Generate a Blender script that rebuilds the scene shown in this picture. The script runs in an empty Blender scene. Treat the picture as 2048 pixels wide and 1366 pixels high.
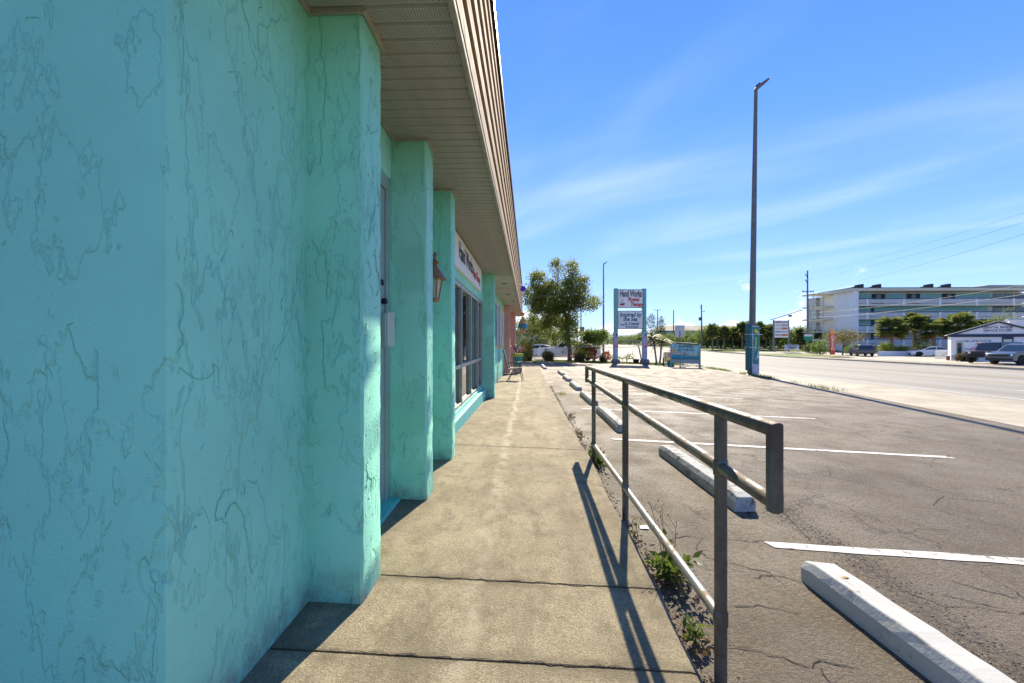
import bpy, bmesh, math, random
import numpy as np
from mathutils import Vector, Matrix
rnd = random.Random(7)
nrng = np.random.default_rng(11)
S = bpy.context.scene
COL = S.collection
R = math.radians

# ------------------------------------------------------------------ camera
YAW = math.atan(32 / 910)
CAMZ = 1.17
cam = bpy.data.objects.new('camera', bpy.data.cameras.new('camera'))
COL.objects.link(cam)
cam.data.sensor_width = 36
cam.data.lens = 36 * 910 / 2048
cam.data.clip_start = 0.05
cam.data.clip_end = 6000
cam.location = (0, 0, CAMZ)
cam.rotation_euler = (R(90), 0, YAW)
S.camera = cam

# ------------------------------------------------------------------ light
SUN_AZ, SUN_EL = R(12.7), R(35.5)          # azimuth to the right of +Y
sun_dir = Vector((math.sin(SUN_AZ) * math.cos(SUN_EL), math.cos(SUN_AZ) * math.cos(SUN_EL), math.sin(SUN_EL)))
world = bpy.data.worlds.new('World')
S.world = world
world.use_nodes = True
wn, wl = world.node_tree.nodes, world.node_tree.links
wn.clear()


def wnode(t, **kw):
    n = wn.new(t)
    for k, v in kw.items():
        setattr(n, k, v)
    return n


def wmath(op, a, b=None, c=None):
    n = wnode('ShaderNodeMath', operation=op)
    for i, v in enumerate((a, b, c)):
        if v is None:
            continue
        if isinstance(v, (int, float)):
            n.inputs[i].default_value = v
        else:
            wl.new(v, n.inputs[i])
    return n.outputs[0]


def wmap(v, a, b, c=0., d=1., smooth=True):
    n = wnode('ShaderNodeMapRange')
    if smooth:
        n.interpolation_type = 'SMOOTHSTEP'
    wl.new(v, n.inputs[0])
    for i, q in enumerate((a, b, c, d)):
        n.inputs[1 + i].default_value = q
    return n.outputs[0]


sky = wnode('ShaderNodeTexSky', sky_type='NISHITA')
sky.sun_disc = False
sky.sun_elevation = SUN_EL
sky.sun_rotation = SUN_AZ
sky.altitude = 0
sky.air_density = 1.0
sky.dust_density = 0.0
sky.ozone_density = 2.6
hs = wnode('ShaderNodeHueSaturation')
hs.inputs['Hue'].default_value = 0.519
hs.inputs['Saturation'].default_value = 1.36
hs.inputs['Value'].default_value = 0.94
# soft shoulder on the brightest sky, as film has
sm = wnode('ShaderNodeVectorMath', operation='MULTIPLY_ADD')
wl.new(sky.outputs[0], sm.inputs[0])
sm.inputs[1].default_value = (0.27, 0.19, 0.12)
sm.inputs[2].default_value = (1,) * 3
sd = wnode('ShaderNodeVectorMath', operation='DIVIDE')
wl.new(sky.outputs[0], sd.inputs[0])
wl.new(sm.outputs[0], sd.inputs[1])
wl.new(sd.outputs[0], hs.inputs['Color'])
tc = wnode('ShaderNodeTexCoord')
sep = wnode('ShaderNodeSeparateXYZ')
wl.new(tc.outputs['Generated'], sep.inputs[0])
zc = wmath('MAXIMUM', sep.outputs[2], 0.03)
# thin cirrus: the direction is projected on a high flat layer
cx = wmath('DIVIDE', sep.outputs[0], zc)
cy = wmath('DIVIDE', sep.outputs[1], zc)
cmb = wnode('ShaderNodeCombineXYZ')
wl.new(cx, cmb.inputs[0])
wl.new(cy, cmb.inputs[1])
mp = wnode('ShaderNodeMapping')
mp.vector_type = 'TEXTURE'
mp.inputs['Rotation'].default_value = (0, 0, R(25))
mp.inputs['Location'].default_value = (12, 3, 0)
mp.inputs['Scale'].default_value = (1.5, 3.4, 1)
wl.new(cmb.outputs[0], mp.inputs[0])
n1 = wnode('ShaderNodeTexNoise')
n1.inputs['Scale'].default_value = 1.0
n1.inputs['Detail'].default_value = 5
n1.inputs['Roughness'].default_value = 0.47
n1.inputs['Distortion'].default_value = 0.5
wl.new(mp.outputs[0], n1.inputs['Vector'])
cir = wmath('MULTIPLY', wmap(n1.outputs[0], 0.44, 0.88, 0, 0.42), wmap(sep.outputs[2], 0.05, 0.22))
# low cumulus bank: vertical position against a ragged noise top
mp2 = wnode('ShaderNodeMapping')
mp2.inputs['Scale'].default_value = (3.5, 3.5, 7)
mp2.inputs["Location"].default_value = (1.7, 0, 1)
wl.new(tc.outputs['Generated'], mp2.inputs[0])
n2 = wnode('ShaderNodeTexNoise')
n2.inputs['Scale'].default_value = 1.0
n2.inputs['Detail'].default_value = 8
n2.inputs['Roughness'].default_value = 0.5
wl.new(mp2.outputs[0], n2.inputs['Vector'])
top = wmath('MULTIPLY_ADD', n2.outputs[0], 1.1, -0.535)
cum = wmap(wmath('SUBTRACT', top, sep.outputs[2]), 0.0, 0.035, 0, 0.75)
dens = wmath('MAXIMUM', cir, cum)
cm = wnode('ShaderNodeMix', data_type='RGBA')
wl.new(dens, cm.inputs[0])
wl.new(hs.outputs[0], cm.inputs[6])
cm.inputs[7].default_value = (3.4, 3.6, 4.0, 1)
bg = wnode('ShaderNodeBackground')
bg.inputs[1].default_value = 0.15
wl.new(cm.outputs[2], bg.inputs[0])
wo = wnode('ShaderNodeOutputWorld')
wl.new(bg.outputs[0], wo.inputs[0])

sl = bpy.data.lights.new('sun', 'SUN')
sl.energy = 3.8
sl.angle = R(0.53)
sl.color = (1, 0.89, 0.70)
so = bpy.data.objects.new('sun', sl)
COL.objects.link(so)
so.rotation_euler = sun_dir.to_track_quat('Z', 'Y').to_euler()

vs = S.view_settings
vs.view_transform = 'Standard'
vs.look = 'None'
vs.exposure = 1.38
vs.gamma = 1
vs.use_curve_mapping = False
S.cycles.max_bounces = 6
S.cycles.diffuse_bounces = 4
S.cycles.glossy_bounces = 3
S.cycles.transmission_bounces = 4
S.cycles.transparent_max_bounces = 6


# ------------------------------------------------------------------ ground model and pixel rays
def gz(x, y):
    """height of the paved ground: it falls towards the road and away from the shop, then climbs to the bridge"""
    return (-.14 - .025 * min(max(x - .8, 0), 10.5) - .01 * min(max(y - 8, 0), 55)
            + .015 * min(max(y - 85, 0), 65))


def ray(px, py):
    u, v = (px - 1024) / 910, (683 - py) / 910
    c, s = math.cos(YAW), math.sin(YAW)
    return Vector((-s + c * u, c + s * u, v))


def at(px, py, Y):
    d = ray(px, py)
    t = Y / d.y
    return Vector((d.x * t, Y, CAMZ + d.z * t))


def gp(px, py, dz=0.):
    d = ray(px, py)
    lo, hi = .05, 500
    for _ in range(60):
        m = (lo + hi) / 2
        if CAMZ + d.z * m - gz(d.x * m, d.y * m) - dz > 0:
            lo = m
        else:
            hi = m
    return Vector((d.x * lo, d.y * lo, gz(d.x * lo, d.y * lo) + dz))


# ------------------------------------------------------------------ material helpers
class NT:
    def __init__(s, name):
        s.m = bpy.data.materials.new(name)
        s.m.use_nodes = True
        s.n, s.l = s.m.node_tree.nodes, s.m.node_tree.links
        s.b = s.n['Principled BSDF']
        s.out = s.n['Material Output']
        s.tc = s.n.new('ShaderNodeTexCoord')
        s.pos = s.tc.outputs['Object']

    def put(s, inp, v):
        if hasattr(v, 'is_output'):
            s.l.new(v, inp)
        elif isinstance(v, (tuple, list)) and len(v) == 3 and inp.type == 'RGBA':
            inp.default_value = (*v, 1)
        else:
            inp.default_value = v

    def math(s, op, a, b=None, c=None):
        n = s.n.new('ShaderNodeMath')
        n.operation = op
        for i, v in enumerate((a, b, c)):
            if v is not None:
                s.put(n.inputs[i], v)
        return n.outputs[0]

    def vscale(s, sc, v=None, loc=(0, 0, 0)):
        n = s.n.new('ShaderNodeMapping')
        n.inputs['Scale'].default_value = sc
        n.inputs['Location'].default_value = loc
        s.l.new(v or s.pos, n.inputs[0])
        return n.outputs[0]

    def noise(s, scale, detail=4, rough=.55, vec=None, dist=0., color=False):
        n = s.n.new('ShaderNodeTexNoise')
        n.inputs['Scale'].default_value = scale
        n.inputs['Detail'].default_value = detail
        n.inputs['Roughness'].default_value = rough
        n.inputs['Distortion'].default_value = dist
        s.l.new(vec or s.pos, n.inputs['Vector'])
        return n.outputs[1 if color else 0]

    def voro(s, scale, feature='F1', vec=None, rand=1.):
        n = s.n.new('ShaderNodeTexVoronoi')
        n.feature = feature
        n.inputs['Scale'].default_value = scale
        n.inputs['Randomness'].default_value = rand
        s.l.new(vec or s.pos, n.inputs['Vector'])
        return n.outputs[0]

    def map(s, v, a, b, c=0., d=1., smooth=True):
        n = s.n.new('ShaderNodeMapRange')
        if smooth:
            n.interpolation_type = 'SMOOTHSTEP'
        s.put(n.inputs[0], v)
        for i, q in enumerate((a, b, c, d)):
            n.inputs[1 + i].default_value = q
        return n.outputs[0]

    def mix(s, f, a, b, mode='MIX'):
        n = s.n.new('ShaderNodeMix')
        n.data_type = 'RGBA'
        n.blend_type = mode
        s.put(n.inputs[0], f)
        s.put(n.inputs[6], a)
        s.put(n.inputs[7], b)
        return n.outputs[2]

    def warp(s, scale, amt, vec=None):
        c = s.noise(scale, 3, .6, vec, color=True)
        sub = s.n.new('ShaderNodeVectorMath')
        sub.operation = 'SUBTRACT'
        s.l.new(c, sub.inputs[0])
        sub.inputs[1].default_value = (.5, .5, .5)
        sc = s.n.new('ShaderNodeVectorMath')
        sc.operation = 'SCALE'
        s.l.new(sub.outputs[0], sc.inputs[0])
        sc.inputs['Scale'].default_value = amt
        ad = s.n.new('ShaderNodeVectorMath')
        ad.operation = 'ADD'
        s.l.new(vec or s.pos, ad.inputs[0])
        s.l.new(sc.outputs[0], ad.inputs[1])
        return ad.outputs[0]

    def sepx(s, i, v=None):
        n = s.n.new('ShaderNodeSeparateXYZ')
        s.l.new(v or s.pos, n.inputs[0])
        return n.outputs[i]

    def bump(s, h, strength, dist, prev=None):
        n = s.n.new('ShaderNodeBump')
        n.inputs['Strength'].default_value = strength
        n.inputs['Distance'].default_value = dist
        s.l.new(h, n.inputs['Height'])
        if prev:
            s.l.new(prev, n.inputs['Normal'])
        return n.outputs[0]

    def done(s, color=None, rough=None, normal=None, metal=None, spec=None):
        if color is not None:
            s.put(s.b.inputs['Base Color'], color)
        if rough is not None:
            s.put(s.b.inputs['Roughness'], rough)
        if metal is not None:
            s.put(s.b.inputs['Metallic'], metal)
        if spec is not None:
            s.put(s.b.inputs['Specular IOR Level'], spec)
        if normal is not None:
            s.l.new(normal, s.b.inputs['Normal'])
        return s.m


def sc3(c, k):
    return tuple(min(1, q * k) for q in c)


def M(name, col, rough=.6, var=.12, scale=6., bump=0., bscale=80., metal=0., spec=.4):
    t = NT(name)
    f = t.map(t.noise(scale, 6, .6), .3, .7)
    c = t.mix(f, sc3(col, 1 - var), sc3(col, 1 + var))
    nm = t.bump(t.noise(bscale, 4, .6), bump, .01) if bump else None
    r = t.map(t.noise(scale * 2.3, 3), .3, .7, max(0, rough - .06), min(1, rough + .06))
    return t.done(c, r, nm, metal, spec)


def glass_mat(name, col=(.012, .018, .02), rough=.03):
    t = NT(name)
    n = t.bump(t.noise(1.3, 2), .05, .02)
    return t.done(col, rough, n, 0, .9)


def leaf_mat(name, a, b, trans=.35, rough=.5):
    t = NT(name)
    g = t.n.new('ShaderNodeNewGeometry')
    c = t.mix(g.outputs['Random Per Island'], a, b)
    c = t.mix(t.map(t.noise(.9, 3), .35, .65, 0, .35), c, sc3(a, .7))
    t.done(c, rough, None, 0, .35)
    tr = t.n.new('ShaderNodeBsdfTranslucent')
    t.l.new(t.mix(.5, c, sc3(b, 1.3)), tr.inputs[0])
    mx = t.n.new('ShaderNodeMixShader')
    mx.inputs[0].default_value = trans
    t.l.new(t.b.outputs[0], mx.inputs[1])
    t.l.new(tr.outputs[0], mx.inputs[2])
    t.l.new(mx.outputs[0], t.out.inputs[0])
    return t.m


# ------------------------------------------------------------------ mesh helpers
class MB:
    def __init__(s):
        s.v, s.f = [], []

    def add(s, vs_, fs):
        o = len(s.v)
        s.v += [tuple(q) for q in vs_]
        s.f += [tuple(i + o for i in f) for f in fs]
        return s

    def box(s, x0, x1, y0, y1, z0, z1, M_=None):
        p = [(x0, y0, z0), (x1, y0, z0), (x1, y1, z0), (x0, y1, z0), (x0, y0, z1), (x1, y0, z1), (x1, y1, z1), (x0, y1, z1)]
        if M_ is not None:
            p = [M_ @ Vector(q) for q in p]
        return s.add(p, [(0, 3, 2, 1), (4, 5, 6, 7), (0, 1, 5, 4), (1, 2, 6, 5), (2, 3, 7, 6), (3, 0, 4, 7)])

    def tube(s, pts, rad, n=8, cap=True):
        pts = [Vector(p) for p in pts]
        if not isinstance(rad, (list, tuple)):
            rad = [rad] * len(pts)
        o = len(s.v)
        ref = None
        for i, p in enumerate(pts):
            d = (pts[min(i + 1, len(pts) - 1)] - pts[max(i - 1, 0)]).normalized()
            if ref is None:
                ref = d.orthogonal().normalized()
            ref = (ref - d * ref.dot(d)).normalized()
            b = d.cross(ref)
            for k in range(n):
                a = 2 * math.pi * k / n
                s.v.append(tuple(p + (ref * math.cos(a) + b * math.sin(a)) * rad[i]))
        for i in range(len(pts) - 1):
            for k in range(n):
                k2 = (k + 1) % n
                s.f.append((o + i * n + k, o + i * n + k2, o + (i + 1) * n + k2, o + (i + 1) * n + k))
        if cap:
            s.f.append(tuple(o + k for k in reversed(range(n))))
            s.f.append(tuple(o + (len(pts) - 1) * n + k for k in range(n)))
        return s

    def lathe(s, prof, n=16, c=(0, 0, 0), axis='z'):
        o = len(s.v)
        for r, h in prof:
            for k in range(n):
                a = 2 * math.pi * k / n
                q = (r * math.cos(a), r * math.sin(a), h)
                if axis == 'y':
                    q = (q[0], q[2], q[1])
                s.v.append((q[0] + c[0], q[1] + c[1], q[2] + c[2]))
        m = len(prof)
        for i in range(m - 1):
            for k in range(n):
                k2 = (k + 1) % n
                s.f.append((o + i * n + k, o + i * n + k2, o + (i + 1) * n + k2, o + (i + 1) * n + k))
        s.f.append(tuple(o + k for k in reversed(range(n))))
        s.f.append(tuple(o + (m - 1) * n + k for k in range(n)))
        return s

    def prism(s, poly, d0, d1, axis='y', M_=None):
        """extrude a 2-D polygon; axis y: poly is (x,z); axis x: (y,z); axis z: (x,y)"""
        def P(a, b, d):
            q = {'y': (a, d, b), 'x': (d, a, b), 'z': (a, b, d)}[axis]
            return M_ @ Vector(q) if M_ is not None else q
        n = len(poly)
        vs_ = [P(a, b, d0) for a, b in poly] + [P(a, b, d1) for a, b in poly]
        fs = [tuple(range(n)), tuple(reversed(range(n, 2 * n)))]
        fs += [(i, i + n, (i + 1) % n + n, (i + 1) % n) for i in range(n)]
        return s.add(vs_, fs)

    def mesh(s, name, fix=True):
        me = bpy.data.meshes.new(name)
        me.from_pydata(s.v, [], s.f)
        if fix:
            bm = bmesh.new()
            bm.from_mesh(me)
            bmesh.ops.recalc_face_normals(bm, faces=bm.faces)
            bm.to_mesh(me)
            bm.free()
        me.update()
        return me

    def build(s, name, mat, parent=None, smooth=False, bevel=0., seg=2, fix=True, loc=None):
        return link(name, s.mesh(name, fix), mat, parent, smooth, bevel, seg, loc)


def link(name, me, mat, parent=None, smooth=False, bevel=0., seg=2, loc=None):
    if mat is not None and not me.materials:
        me.materials.append(mat)
    if smooth:
        me.polygons.foreach_set('use_smooth', [True] * len(me.polygons))
        if smooth != 'all':
            try:
                me.set_sharp_from_angle(angle=R(40))
            except Exception:
                pass
    o = bpy.data.objects.new(name, me)
    COL.objects.link(o)
    if parent is not None:
        o.parent = parent
    if loc is not None:
        o.location = loc
    if bevel:
        b = o.modifiers.new('bevel', 'BEVEL')
        b.width = bevel
        b.segments = seg
        b.limit_method = 'ANGLE'
        b.angle_limit = R(35)
    return o


def tag(o, label=None, cat=None, group=None, kind=None):
    for k, v in (('label', label), ('category', cat), ('group', group), ('kind', kind)):
        if v:
            o[k] = v
    return o


def thing(name, label, cat, loc=(0, 0, 0), rz=0., group=None):
    o = bpy.data.objects.new(name, None)
    o.empty_display_size = .1
    COL.objects.link(o)
    o.location = loc
    o.rotation_euler = (0, 0, rz)
    return tag(o, label, cat, group)


def copy_tree(o, parent=None):
    c = o.copy()
    COL.objects.link(c)
    c.parent = parent
    for ch in list(o.children):
        copy_tree(ch, c)
    return c


def text(name, body, size, mat, parent, loc, rot=(R(90), 0, 0), xs=1., shear=0., align='CENTER', bold=0., ext=.002, spacing=1.):
    cu = bpy.data.curves.new(name, 'FONT')
    cu.body = body
    cu.size = size
    cu.align_x = align
    cu.align_y = 'CENTER'
    cu.shear = shear
    cu.offset = bold
    cu.extrude = ext
    cu.space_character = spacing
    cu.resolution_u = 3
    tmp = bpy.data.objects.new(name, cu)
    COL.objects.link(tmp)
    bpy.context.view_layer.update()
    me = bpy.data.meshes.new_from_object(tmp)
    bpy.data.objects.remove(tmp)
    me.transform(Matrix.Diagonal((xs, 1, 1, 1)))
    o = link(name, me, mat, parent)
    o.location = loc
    o.rotation_euler = rot
    return o


def leaves(n_or_centers, L, W, up=.3, out=None, jitter=.35, droop=0.):
    """diamond leaves as (verts, faces); out: per-leaf outward direction or None"""
    c = np.asarray(n_or_centers, float)
    n = len(c)
    d = nrng.normal(size=(n, 3))
    if out is not None:
        d = d * .7 + out
    d[:, 2] += up - droop
    d /= np.linalg.norm(d, axis=1, keepdims=True) + 1e-9
    w = np.cross(d, nrng.normal(size=(n, 3)))
    w /= np.linalg.norm(w, axis=1, keepdims=True) + 1e-9
    ll = L * (1 + jitter * nrng.uniform(-1, 1, (n, 1)))
    ww = W * (1 + jitter * nrng.uniform(-1, 1, (n, 1)))
    nn = np.cross(d, w)
    v = np.empty((n, 4, 3))
    v[:, 0] = c
    v[:, 1] = c + d * ll * .45 + w * ww * .5 + nn * ww * .12
    v[:, 2] = c + d * ll
    v[:, 3] = c + d * ll * .45 - w * ww * .5 + nn * ww * .12
    return v.reshape(-1, 3), np.arange(n * 4).reshape(n, 4)


def np_mesh(name, v, f):
    me = bpy.data.meshes.new(name)
    k = f.shape[1]
    me.vertices.add(len(v))
    me.vertices.foreach_set('co', np.asarray(v, np.float32).ravel())
    me.loops.add(f.size)
    me.loops.foreach_set('vertex_index', f.astype(np.int32).ravel())
    me.polygons.add(len(f))
    me.polygons.foreach_set('loop_start', np.arange(0, f.size, k, dtype=np.int32))
    me.polygons.foreach_set('loop_total', np.full(len(f), k, np.int32))
    me.update(calc_edges=True)
    me.validate()
    return me


def cloud(blobs, clumps, per, spread):
    """leaf centres gathered in clumps spread through ellipsoids; returns centres and outward directions"""
    vol = np.array([(b[3] * b[4] * b[5]) ** .67 * (b[6] if len(b) > 6 else 1) for b in blobs])
    pick = nrng.choice(len(blobs), clumps, p=vol / vol.sum())
    B = np.array([b[:6] for b in blobs])[pick]
    d = nrng.normal(size=(clumps, 3))
    d /= np.linalg.norm(d, axis=1, keepdims=True)
    r = nrng.uniform(.35, 1.06, (clumps, 1)) ** .6
    cc = B[:, :3] + d * r * B[:, 3:6]
    pts = np.repeat(cc, per, 0) + nrng.normal(size=(clumps * per, 3)) * spread * np.array([1, 1, .7])
    return pts, np.repeat(d, per, 0)
# ------------------------------------------------------------------ materials
def stucco(name, col, dark):
    """skip-trowelled plaster: thin uneven plateaus with torn edges under one coat of paint"""
    t = NT(name)
    v = t.warp(3.1, .22, t.vscale((1, 1, .42)))
    n1 = t.noise(3.1, 7, .60, v)
    n2 = t.noise(7.5, 6, .62, t.vscale((1, 1, .38), loc=(4, 9, 3)))
    e1 = t.map(t.math('ABSOLUTE', t.math('SUBTRACT', n1, .5)), .0, .012, 1, 0)
    e2 = t.map(t.math('ABSOLUTE', t.math('SUBTRACT', n2, .56)), .0, .012, 1, 0)
    m1 = t.map(t.noise(1.9, 2), .46, .60)
    m2 = t.map(t.noise(2.7, 2, .5, t.vscale((1, 1, 1), loc=(2, 5, 8))), .46, .60)
    mark = t.math('MAXIMUM', t.math('MULTIPLY', e1, m1), t.math('MULTIPLY', e2, t.math('MULTIPLY', m2, .8)))
    base = t.mix(t.map(t.noise(1.1, 4, .6), .3, .7), sc3(col, .92), sc3(col, 1.07))
    base = t.mix(t.map(t.noise(.7, 3, .6, t.vscale((1, 1, .5), loc=(7, 2, 1))), .5, .72, 0, .35), base, (col[0] * 1.25, col[1] * .95, col[2] * .98))
    zz_ = t.sepx(2)
    splash = t.math('MULTIPLY', t.map(zz_, .22, .0), t.map(t.noise(9, 4, .7), .35, .65, .15, .85))
    base = t.mix(splash, base, (.23, .29, .22))
    c = t.mix(t.math('MULTIPLY', mark, .18), base, dark)
    h = t.math('ADD', t.map(n1, .485, .515, 0, 1), t.math('MULTIPLY', t.map(n2, .545, .575, 0, 1), .6))
    h = t.math('ADD', h, t.math('MULTIPLY', t.noise(95, 2, .6), .45))
    return t.done(c, .6, t.bump(h, .85, .0062), 0, .35)


def concrete_walk():
    t = NT('walk_concrete')
    big = t.noise(1.3, 6, .7)
    c = t.mix(t.map(big, .28, .72), (.25, .205, .125), (.45, .38, .24))
    streak = t.noise(2.0, 4, .6, t.vscale((2.6, .5, 1)))
    c = t.mix(t.map(streak, .46, .7, 0, .65), c, (.165, .135, .082))
    blot = t.map(t.noise(7.5, 7, .8, t.vscale((1.3, .8, 1), loc=(4, 1, 0))), .47, .66, 0, .7)
    c = t.mix(blot, c, (.135, .11, .068))
    pale = t.map(t.noise(.9, 4, .6, t.vscale((1.5, 1, 1), loc=(1, 6, 0))), .55, .72, 0, .5)
    c = t.mix(pale, c, (.55, .47, .315))
    g = t.noise(120, 4, .85)
    c = t.mix(t.map(g, .45, .56, .0, .68), c, (.135, .11, .066))
    c = t.mix(t.map(t.noise(330, 1, .7), .66, .76, 0, .8), c, (.75, .67, .5))
    x, y = t.sepx(0), t.sepx(1)
    dw = t.math('MULTIPLY', t.math('SUBTRACT', t.noise(2.4, 4, .7), .5), .16)
    dl = t.map(t.math('ABSOLUTE', t.math('ADD', t.math('ADD', x, .25), dw)), .0, .075, 1, 0)
    dl = t.math('MULTIPLY', dl, t.map(y, 1.5, 8, .25, .6))
    c = t.mix(t.math('MULTIPLY', dl, t.map(t.noise(7, 4, .7), .35, .6)), c, (.56, .50, .36))
    ed = t.math('MULTIPLY', t.map(x, .35, .66), t.map(t.noise(4.5, 5, .7), .4, .62, 0, .75))
    c = t.mix(ed, c, (.13, .105, .06))
    wl_ = t.math('MULTIPLY', t.map(x, -.62, -.95), t.map(t.noise(3.5, 4, .7), .38, .6, 0, .7))
    c = t.mix(wl_, c, (.15, .125, .085))
    gum = t.map(t.voro(4.5), .018, .03, .8, 0)
    c = t.mix(t.math('MULTIPLY', gum, t.map(t.noise(1.7, 2), .45, .5)), c, (.075, .062, .045))
    jd = None
    for j in (1.69, 2.25, 5.06, 9.65):
        q = t.map(t.math('ABSOLUTE', t.math('SUBTRACT', y, j)), .01, .085, .75, 0)
        jd = q if jd is None else t.math('MAXIMUM', jd, q)
    c = t.mix(t.math('MULTIPLY', jd, t.map(t.noise(6, 4, .7, t.vscale((.5, 2, 1))), .35, .65)), c, (.13, .105, .062))
    n = t.bump(t.noise(110, 3, .8), .8, .007)
    return t.done(c, .85, n, 0, .25)


def asphalt_lot():
    t = NT('lot_asphalt')
    x, y = t.sepx(0), t.sepx(1)
    wob = t.math('MULTIPLY', t.math('SUBTRACT', t.noise(1.8, 4, .6), .5), .22)
    seam = t.math('SUBTRACT', t.math('ADD', x, wob), 2.0)
    old = t.mix(t.map(t.noise(.8, 6, .65), .32, .7), (.22, .172, .104), (.39, .31, .188))
    new = t.mix(t.map(t.noise(.7, 6, .65), .32, .7), (.182, .145, .091), (.35, .283, .18))
    c = t.mix(t.map(seam, -.03, .05), old, new)
    c = t.mix(t.map(t.noise(.35, 4, .6, t.vscale((1, 3, 1))), .5, .72, 0, .5), c, (.36, .315, .25))
    agg = t.voro(110)
    c = t.mix(t.map(agg, .1, .5, .0, .55), c, (.105, .08, .058))
    c = t.mix(t.map(t.noise(300, 2, .7), .64, .74, 0, .7), c, (.44, .37, .27))
    # crumbled strip on the seam
    cr = t.math('MULTIPLY', t.map(t.math('ABSOLUTE', seam), .02, .17, 1, 0), t.map(t.noise(24, 5, .8), .40, .56))
    c = t.mix(t.math('MULTIPLY', cr, .8), c, (.055, .042, .032))
    # map cracking
    w = t.warp(2.2, .6)
    e = t.voro(.62, 'DISTANCE_TO_EDGE', w)
    wm = t.map(t.noise(.6, 3), .42, .55)
    l = t.math('MULTIPLY', t.map(e, .0, .011, 1, 0), wm)
    e2 = t.voro(2.1, 'DISTANCE_TO_EDGE', t.warp(5, .25))
    l2 = t.math('MULTIPLY', t.map(e2, 0, .016, .8, 0), t.map(t.noise(.9, 3, .5, t.vscale((1, 1, 1), loc=(5, 2, 0))), .55, .64))
    lk = t.math('MAXIMUM', l, l2)
    c = t.mix(lk, c, (.045, .034, .025))
    c = t.mix(t.map(t.noise(5, 5, .7), .55, .72, 0, .5), c, (.085, .07, .055))
    c = t.mix(t.map(t.noise(34, 4, .85), .42, .62, 0, .62), c, (.07, .056, .038))
    c = t.mix(t.map(t.noise(60, 3, .8, t.vscale((1, 1, 1), loc=(3, 3, 0))), .58, .7, 0, .5), c, (.42, .35, .235))
    # old oil drips in the middle of each bay
    oy = t.math('ABSOLUTE', t.math('SUBTRACT', t.math('FRACT', t.math('DIVIDE', t.math('SUBTRACT', y, 3.03), 3.12)), .5))
    oil = t.math('MULTIPLY', t.map(oy, .04, .2, 1, 0), t.math('MULTIPLY', t.map(x, 1.7, 2.6), t.map(x, 3.4, 4.8, 1, 0)))
    c = t.mix(t.math('MULTIPLY', oil, t.map(t.noise(3.1, 4, .7), .42, .66, 0, .55)), c, (.05, .042, .036))
    n = t.bump(t.noise(62, 4, .85), 1.0, .024)
    return t.done(c, t.map(t.noise(2, 4), .3, .7, .62, .84), n, 0, .4)


def road_mat():
    t = NT('road_surface')
    c = t.mix(t.map(t.noise(.25, 6, .6, t.vscale((1, .12, 1))), .33, .68), (.225, .208, .168), (.325, .303, .25))
    tr = t.noise(1.0, 4, .5, t.vscale((1.1, .015, 1)))
    c = t.mix(t.map(tr, .5, .68, 0, .5), c, (.205, .18, .145))
    c = t.mix(t.map(t.noise(160, 2, .7), .4, .7, 0, .3), c, (.15, .13, .1))
    n = t.bump(t.noise(90, 3, .7), .3, .006)
    return t.done(c, .8, n, 0, .3)


def strip_conc():
    t = NT('kerb_concrete')
    c = t.mix(t.map(t.noise(.8, 6, .65), .33, .7), (.36, .32, .235), (.52, .465, .36))
    c = t.mix(t.map(t.noise(120, 3, .7), .4, .68, 0, .35), c, (.22, .19, .13))
    return t.done(c, .85, t.bump(t.noise(60, 4, .6), .3, .006), 0, .25)


def soil_mat():
    t = NT('ground_cover')
    f = t.noise(.28, 6, .65)
    c = t.mix(t.map(f, .40, .56), (.26, .225, .14), (.11, .15, .035))
    c = t.mix(t.map(t.noise(14, 4, .7), .45, .7, 0, .55), c, (.06, .075, .02))
    return t.done(c, .95, t.bump(t.noise(25, 5, .7), .7, .05), 0, .1)


def perforated():
    t = NT('soffit_vinyl')
    x, y = t.sepx(0), t.sepx(1)
    P = .0125
    fx = t.math('SUBTRACT', t.math('FRACT', t.math('DIVIDE', x, P)), .5)
    fy = t.math('SUBTRACT', t.math('FRACT', t.math('DIVIDE', t.math('ADD', y, t.math('MULTIPLY', t.math('FLOOR', t.math('DIVIDE', x, P)), P * .5)), P)), .5)
    d = t.math('ADD', t.math('MULTIPLY', fx, fx), t.math('MULTIPLY', fy, fy))
    hole = t.map(d, .055, .10, 1, 0)
    zone = t.math('MULTIPLY', t.map(y, .010, .012), t.map(y, .080, .082, 1, 0))
    hole = t.math('MULTIPLY', hole, zone)
    base = t.mix(t.map(t.noise(5, 4), .3, .7), (.365, .35, .295), (.44, .425, .365))
    c = t.mix(t.math('MULTIPLY', hole, .93), base, (.035, .03, .024))
    return t.done(c, .55, None, 0, .35)


def pipe_mat(name, base, rust, lo, hi):
    t = NT(name)
    f = t.map(t.noise(6, 7, .7, t.vscale((1, 1, .45))), lo, hi)
    c = t.mix(f, base, rust)
    c = t.mix(t.map(t.noise(38, 4, .7), .55, .7, 0, .5), c, sc3(rust, .5))
    r = t.map(f, 0, 1, .38, .75)
    m = t.map(f, 0, 1, .6, .1)
    return t.done(c, r, t.bump(t.noise(90, 4, .6), .15, .003), m, .5)


def white_paint(name, col=(.74, .74, .71), chip=(.33, .29, .23), lo=.68, hi=.74, zdirt=None):
    t = NT(name)
    c = t.mix(t.map(t.noise(2.5, 5), .3, .7), sc3(col, .93), col)
    c = t.mix(t.map(t.noise(11, 6, .7), lo, hi), c, chip)
    c = t.mix(t.map(t.noise(60, 3, .7), .62, .75, 0, .35), c, sc3(chip, .8))
    c = t.mix(t.map(t.noise(4.5, 5, .75, t.vscale((1, 3, 1))), .56, .72, 0, .5), c, sc3(chip, .6))
    return t.done(c, .8, t.bump(t.noise(45, 5, .65), .4, .006), 0, .15)


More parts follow.
